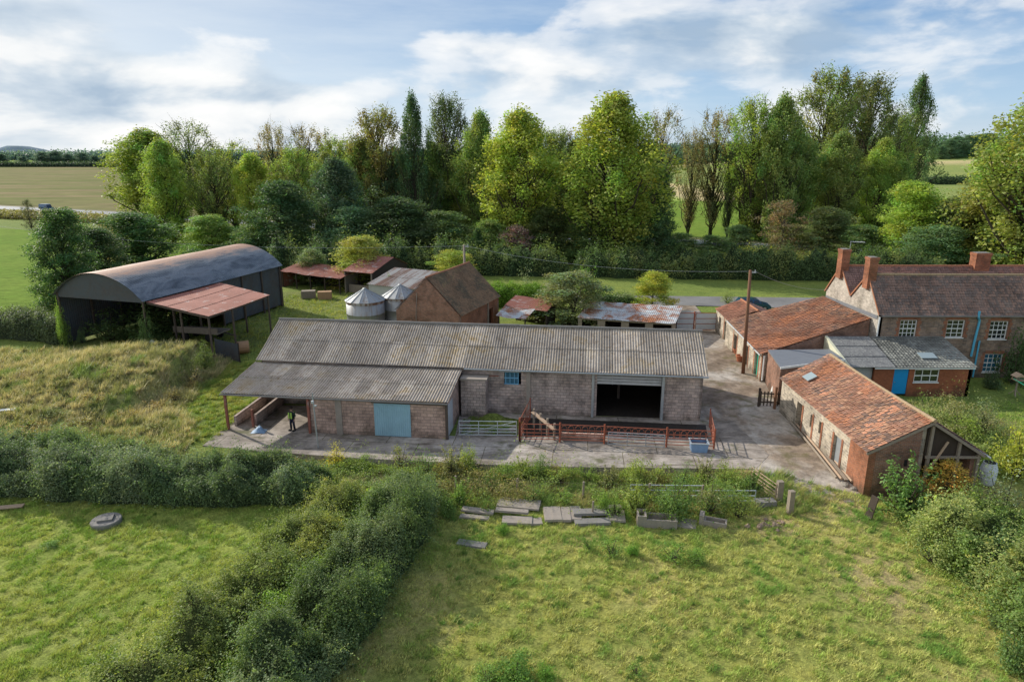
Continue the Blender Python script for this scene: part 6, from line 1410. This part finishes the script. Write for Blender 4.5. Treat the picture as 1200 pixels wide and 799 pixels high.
hedge('bramble_hedge', [(-9.6, 37, 2.4, 1.3), (-9.8, 33, 2.7, 1.6), (-11.0, 28, 3.0, 1.8), (-12.6, 22, 3.3, 1.9), (-14.2, 15, 3.4, 1.9)], 'left bank of the bramble thicket running towards the viewer', 'hedge', (.125, .15, .05), leaf=.085, val=.25, dens=980, canes=6, seed=13, lump=.9, spray=.14, c2=(.20, .20, .065))
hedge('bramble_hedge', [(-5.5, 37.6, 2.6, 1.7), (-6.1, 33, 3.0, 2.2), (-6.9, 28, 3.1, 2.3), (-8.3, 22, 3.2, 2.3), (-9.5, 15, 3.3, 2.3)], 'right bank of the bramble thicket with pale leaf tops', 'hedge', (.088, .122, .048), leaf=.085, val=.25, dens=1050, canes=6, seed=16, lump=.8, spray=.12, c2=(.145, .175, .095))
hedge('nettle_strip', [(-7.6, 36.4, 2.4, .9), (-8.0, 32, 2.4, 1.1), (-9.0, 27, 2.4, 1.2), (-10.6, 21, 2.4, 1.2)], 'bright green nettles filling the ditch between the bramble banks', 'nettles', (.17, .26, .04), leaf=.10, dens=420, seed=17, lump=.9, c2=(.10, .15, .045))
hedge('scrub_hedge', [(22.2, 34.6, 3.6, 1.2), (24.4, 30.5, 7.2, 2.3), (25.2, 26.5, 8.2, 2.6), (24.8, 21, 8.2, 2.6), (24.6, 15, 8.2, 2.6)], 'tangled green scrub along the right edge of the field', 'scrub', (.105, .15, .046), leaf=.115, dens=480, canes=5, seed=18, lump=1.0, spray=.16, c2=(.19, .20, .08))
for k, (px, by, wp, hp, c, kd, lab) in enumerate([
 (1056, 603, 84, 66, (.10, .165, .055), 'spiky', 'feathery bright green broom bush at the brick shed corner'),
 (1193, 560, 74, 74, (.20, .21, .045), 'bush', 'clipped round golden shrub by the garden lawn'),
 (1172, 622, 88, 70, (.13, .155, .09), 'airy', 'grey green willowy shrub below the golden shrub'),
 (1120, 640, 72, 46, (.10, .15, .055), 'bush', 'leafy green bush below the yellow fruit tree'),
 (1092, 660, 60, 40, (.11, .16, .06), 'airy', 'loose green bush on the scrub edge facing the field'),
 (1165, 690, 80, 60, (.08, .12, .05), 'bush', 'dense dark green bush in the middle of the right scrub'),
 (1195, 730, 70, 60, (.12, .155, .07), 'airy', 'loose grey leaved bush low at the right edge'),
 (1185, 785, 60, 50, (.10, .15, .06), 'bush', 'lowest green bush in the right corner'),
 (1128, 612, 52, 40, (.17, .17, .06), 'airy', 'straw tinged bush right of the yellow fruit tree'),
 (1090, 505, 54, 36, (.15, .18, .06), 'airy', 'pale flowering shrub behind the shed ridge'),
 (1122, 503, 50, 34, (.16, .16, .08), 'airy', 'straggly pinkish shrub in front of the brick annex'),
 (1150, 506, 56, 32, (.13, .155, .085), 'bush', 'grey lavender like shrub beside the lawn'),
 (1128, 520, 60, 34, (.15, .19, .05), 'bush', 'yellow green shrub crowding the shed porch'),
 (1082, 488, 36, 30, (.13, .18, .06), 'airy', 'small bush right of the blue door'),
 (1164, 528, 36, 26, (.11, .15, .06), 'bush', 'low bush between the porch barrel and the lawn'),
 (1186, 450, 44, 66, (.045, .075, .03), 'bush', 'dark climber growing up the farmhouse wall'),
 (1160, 455, 30, 22, (.05, .075, .04), 'bush', 'low dark bush under the window with sky-tinted panes'),
 (618, 356, 32, 36, (.16, .18, .12), 'airy', 'silvery small bush in front of the garden hedge'),
 (686, 350, 34, 34, (.09, .16, .04), 'spiky', 'small bright conifer behind the large grey bush'),
 (476, 318, 26, 22, (.26, .17, .05), 'airy', 'rusty orange dead plant between the pale bushes'),
 (456, 352, 18, 24, (.11, .145, .04), 'bush', 'ivy clump on the calf shed wall'),
 (852, 356, 26, 20, (.16, .19, .07), 'airy', 'tall weeds at the end stable roof by the lane'),
 (228, 452, 40, 24, (.15, .125, .09), 'airy', 'greyish dead brambles on the steep side of the mound'),
 (240, 432, 34, 26, (.085, .11, .045), 'bush', 'dark scrub on the steep mound side near the iron fence panel'),
 (205, 470, 44, 22, (.20, .165, .09), 'airy', 'brown dry weeds at the foot of the mound'),
 (97, 402, 15, 18, (.10, .14, .07), 'bush', 'ivy covered stump on the shaded mound'),
 (393, 546, 40, 24, (.38, .32, .05), 'airy', 'yellow flowered weed at the foot of the lamp pole')]):
    pshrub('shrub' if 'stump' not in lab else 'ivy_stump', kd, px, by, wp, hp, c, lab, 'shrub', None, k % 3)
for k, (px, by, ty, wp, c, lab) in enumerate([(672, 380, 316, 108, (.14, .16, .085), 'large grey green bush between the two tin sheds'), (764, 364, 317, 62, (.23, .24, .05), 'rounded yellow green bush beside the road gate'), (428, 334, 274, 84, (.24, .24, .07), 'pale yellow green bush behind the cart shed'), (530, 334, 292, 70, (.22, .24, .06), 'pale green bush at the foot of the grey pole'), (366, 332, 291, 52, (.13, .16, .085), 'grey green bramble mound behind the low rusty shed')]): ptree('shrub', 'shrub', px, by, ty, wp * .9, c, lab, k % 3, None, 'shrub', 0.0)
r_ = R(-16.4); dbw = lambda x, y: (-45.56 + x * math.cos(r_) - y * math.sin(r_), 66.97 + x * math.sin(r_) + y * math.cos(r_))
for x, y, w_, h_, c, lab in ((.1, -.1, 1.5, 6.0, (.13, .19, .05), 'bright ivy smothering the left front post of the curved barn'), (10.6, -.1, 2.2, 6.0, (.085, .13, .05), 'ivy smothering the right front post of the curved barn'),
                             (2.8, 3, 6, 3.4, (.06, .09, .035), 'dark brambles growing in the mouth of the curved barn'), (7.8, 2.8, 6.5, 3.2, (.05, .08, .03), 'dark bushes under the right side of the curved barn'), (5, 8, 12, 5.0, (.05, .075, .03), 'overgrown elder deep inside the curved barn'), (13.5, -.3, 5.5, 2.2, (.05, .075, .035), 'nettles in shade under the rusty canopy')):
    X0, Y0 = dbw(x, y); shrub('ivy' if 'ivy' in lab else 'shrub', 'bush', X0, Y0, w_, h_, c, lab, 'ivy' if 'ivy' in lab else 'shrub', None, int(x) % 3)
# weeds
WD = [(430, 545, 22, 10), (470, 548, 26, 22), (500, 560, 40, 24), (530, 560, 34, 26), (548, 552, 26, 22), (575, 572, 26, 20), (595, 566, 30, 24), (612, 560, 26, 20), (634, 560, 26, 18), (655, 568, 30, 20), (690, 566, 22, 18), (716, 572, 30, 18), (748, 572, 34, 26), (770, 566, 36, 20), (800, 570, 32, 18), (826, 566, 26, 22), (850, 572, 34, 22), (572, 600, 18, 18), (720, 605, 30, 26), (745, 604, 40, 30), (790, 605, 50, 30), (832, 602, 40, 28), (865, 606, 34, 24), (880, 580, 26, 20), (705, 600, 20, 20), (660, 590, 30, 16), (625, 588, 30, 16), (540, 592, 24, 22), (525, 606, 24, 22)]
for k, (px, by, wp, hp) in enumerate(WD):
    pshrub('weed_clump', ['bush', 'weed', 'airy', 'spiky'][k % 4], px, by, wp * 1.35, hp * 1.4, random.choice([(.13, .19, .05), (.10, .15, .05), (.17, .20, .06), (.15, .15, .075), (.09, .14, .045)]), 'leafy weed clump in the rough strip below the concrete apron', 'weeds', 'weeds below the concrete apron', k % 3)
ND = [(716, 652, 44, 30), (742, 650, 26, 18), (788, 656, 46, 30), (815, 660, 36, 26), (690, 643, 28, 20), (604, 797, 70, 36), (570, 797, 50, 26), (640, 795, 40, 26), (745, 790, 34, 22), (60, 640, 24, 8), (240, 655, 22, 8), (590, 625, 24, 16)]
for k, (px, by, wp, hp) in enumerate(ND):
    pshrub('nettle_clump', ['weed', 'bush'][k % 2], px, by, wp, hp * .8, random.choice([(.10, .18, .035), (.085, .15, .035), (.12, .19, .05)]), 'bright green nettle clump standing in the open field grass', 'weeds', 'nettle clumps in the field', k % 3)
MD = [(30, 440, 40, 10), (70, 455, 30, 12), (110, 470, 40, 14), (60, 490, 50, 18), (100, 500, 44, 16), (150, 490, 40, 16), (160, 465, 30, 14), (185, 480, 36, 12), (35, 505, 40, 16), (130, 440, 34, 10), (140, 412, 30, 10), (215, 420, 24, 16), (225, 455, 26, 16), (180, 505, 40, 12), (10, 520, 40, 14), (90, 420, 30, 8)]
for k, (px, by, wp, hp) in enumerate(MD):
    pshrub('weed_clump', ['airy', 'spiky', 'weed'][k % 3], px, by, wp, hp, random.choice([(.26, .20, .09), (.17, .17, .06), (.13, .15, .06), (.22, .19, .08)]), 'dry straw coloured weed clump on the grassy mound', 'weeds', 'weed clumps on the mound', k % 3)
hedge('undergrowth', [(-12, 39.6, 3.0, .5), (-6, 38.4, 3.2, .6), (0, 37.6, 3.4, .7), (6, 37.4, 3.4, .7), (11, 37.2, 3.4, .75), (15, 37.4, 2.6, .6)], 'mixed green and brown undergrowth between the concrete apron and the slabs', 'undergrowth', (.14, .18, .055), leaf=.10, dens=330, seed=40, lump=1.1, kind='stuff', c2=(.22, .17, .085), gap=.40, spray=.3)
hedge('garden_border', [(29.5, 49.5, 4, 1.0), (32.5, 46, 5.5, 1.2), (32, 42, 5.5, 1.2), (30.5, 39.5, 4, 1.0)], 'mixed flower border and shrubs between the tiled shed and the lawn', 'undergrowth', (.16, .19, .07), leaf=.11, dens=260, seed=42, lump=1.2, kind='stuff', c2=(.22, .19, .11), gap=.38, spray=.3)
hedge('undergrowth', [(8, 36.0, 2.2, .9), (12, 35.8, 2.4, .9), (15, 35.9, 2.0, .7)], 'nettles and grass round the galvanised rails behind the trough', 'undergrowth', (.11, .16, .05), leaf=.10, dens=330, seed=41, lump=1.1, kind='stuff', c2=(.17, .17, .08), gap=.35, spray=.3)
# ---------------------------------------------------------------- grass
GA, GB, GC = (.17, .228, .055), (.285, .285, .105), (.105, .185, .04)
yng = lambda x, y: y < y_edge(x) - .4
grass('field_grass', [(-5.5, 39.5), (16, 38.6), (22.5, 35.4), (22.5, 18), (-8.5, 18)], 300000, .11, .034, GA, GB, 'rough tufted field grass between the bramble thicket and the right scrub', 1, yng, .7, cC=GC, tuft=2.6)
grass('field_grass', [(-36, 36.5), (-12, 35.5), (-15.5, 17.5), (-30, 17.5)], 250000, .09, .032, (.165, .24, .05), (.235, .265, .075), 'short bright grass of the left field', 2, None, .7, cC=(.14, .22, .04), tuft=2.4)
grass('mound_grass', [(-54, 66), (-27, 64), (-25.5, 50), (-22, 44.5), (-22, 40), (-46, 42), (-56, 50)], 200000, .34, .05, (.18, .185, .085), (.34, .295, .18), 'long straw coloured grass on the mound', 3, None, .6, cC=(.13, .18, .055), tuft=1.2)
grass('bank_grass', [(-27, 62), (-20.8, 62), (-20.5, 43), (-26, 42)], 50000, .15, .045, (.12, .18, .035), (.22, .23, .06), 'green grass beside the open bay', 4, None, .6)
grass('edge_grass', [(-21, 42.6), (16, 39.4), (20, 36.5), (16, 34.5), (-6, 35.5), (-12, 38), (-21, 40.6)], 90000, .30, .04, (.14, .18, .05), (.24, .21, .10), 'rank grass along the edge of the concrete apron', 5, yng, .6, cC=(.10, .16, .04))
grass('yard_grass', [(-46, 90), (-14, 95), (-13, 74), (-22, 60), (-28, 62), (-36, 68)], 70000, .18, .06, (.14, .19, .04), (.23, .24, .06), 'grass of the back yard between the curved barn and the bins', 6, None, .6)
grass('corner_grass', [(-3.6, 44.8), (.3, 44.7), (.9, 47.6), (-3.7, 48.2)], 9000, .12, .03, (.07, .13, .02), (.12, .16, .03), 'grass in the corner behind the galvanised gate', 7, None, .5)
grass('garden_grass', [(24, 40), (46, 34), (46, 51.5), (29, 51), (28, 38), (25, 34)], 60000, .12, .04, (.11, .18, .035), (.17, .21, .05), 'garden grass round the shed porch', 8, None, .5)
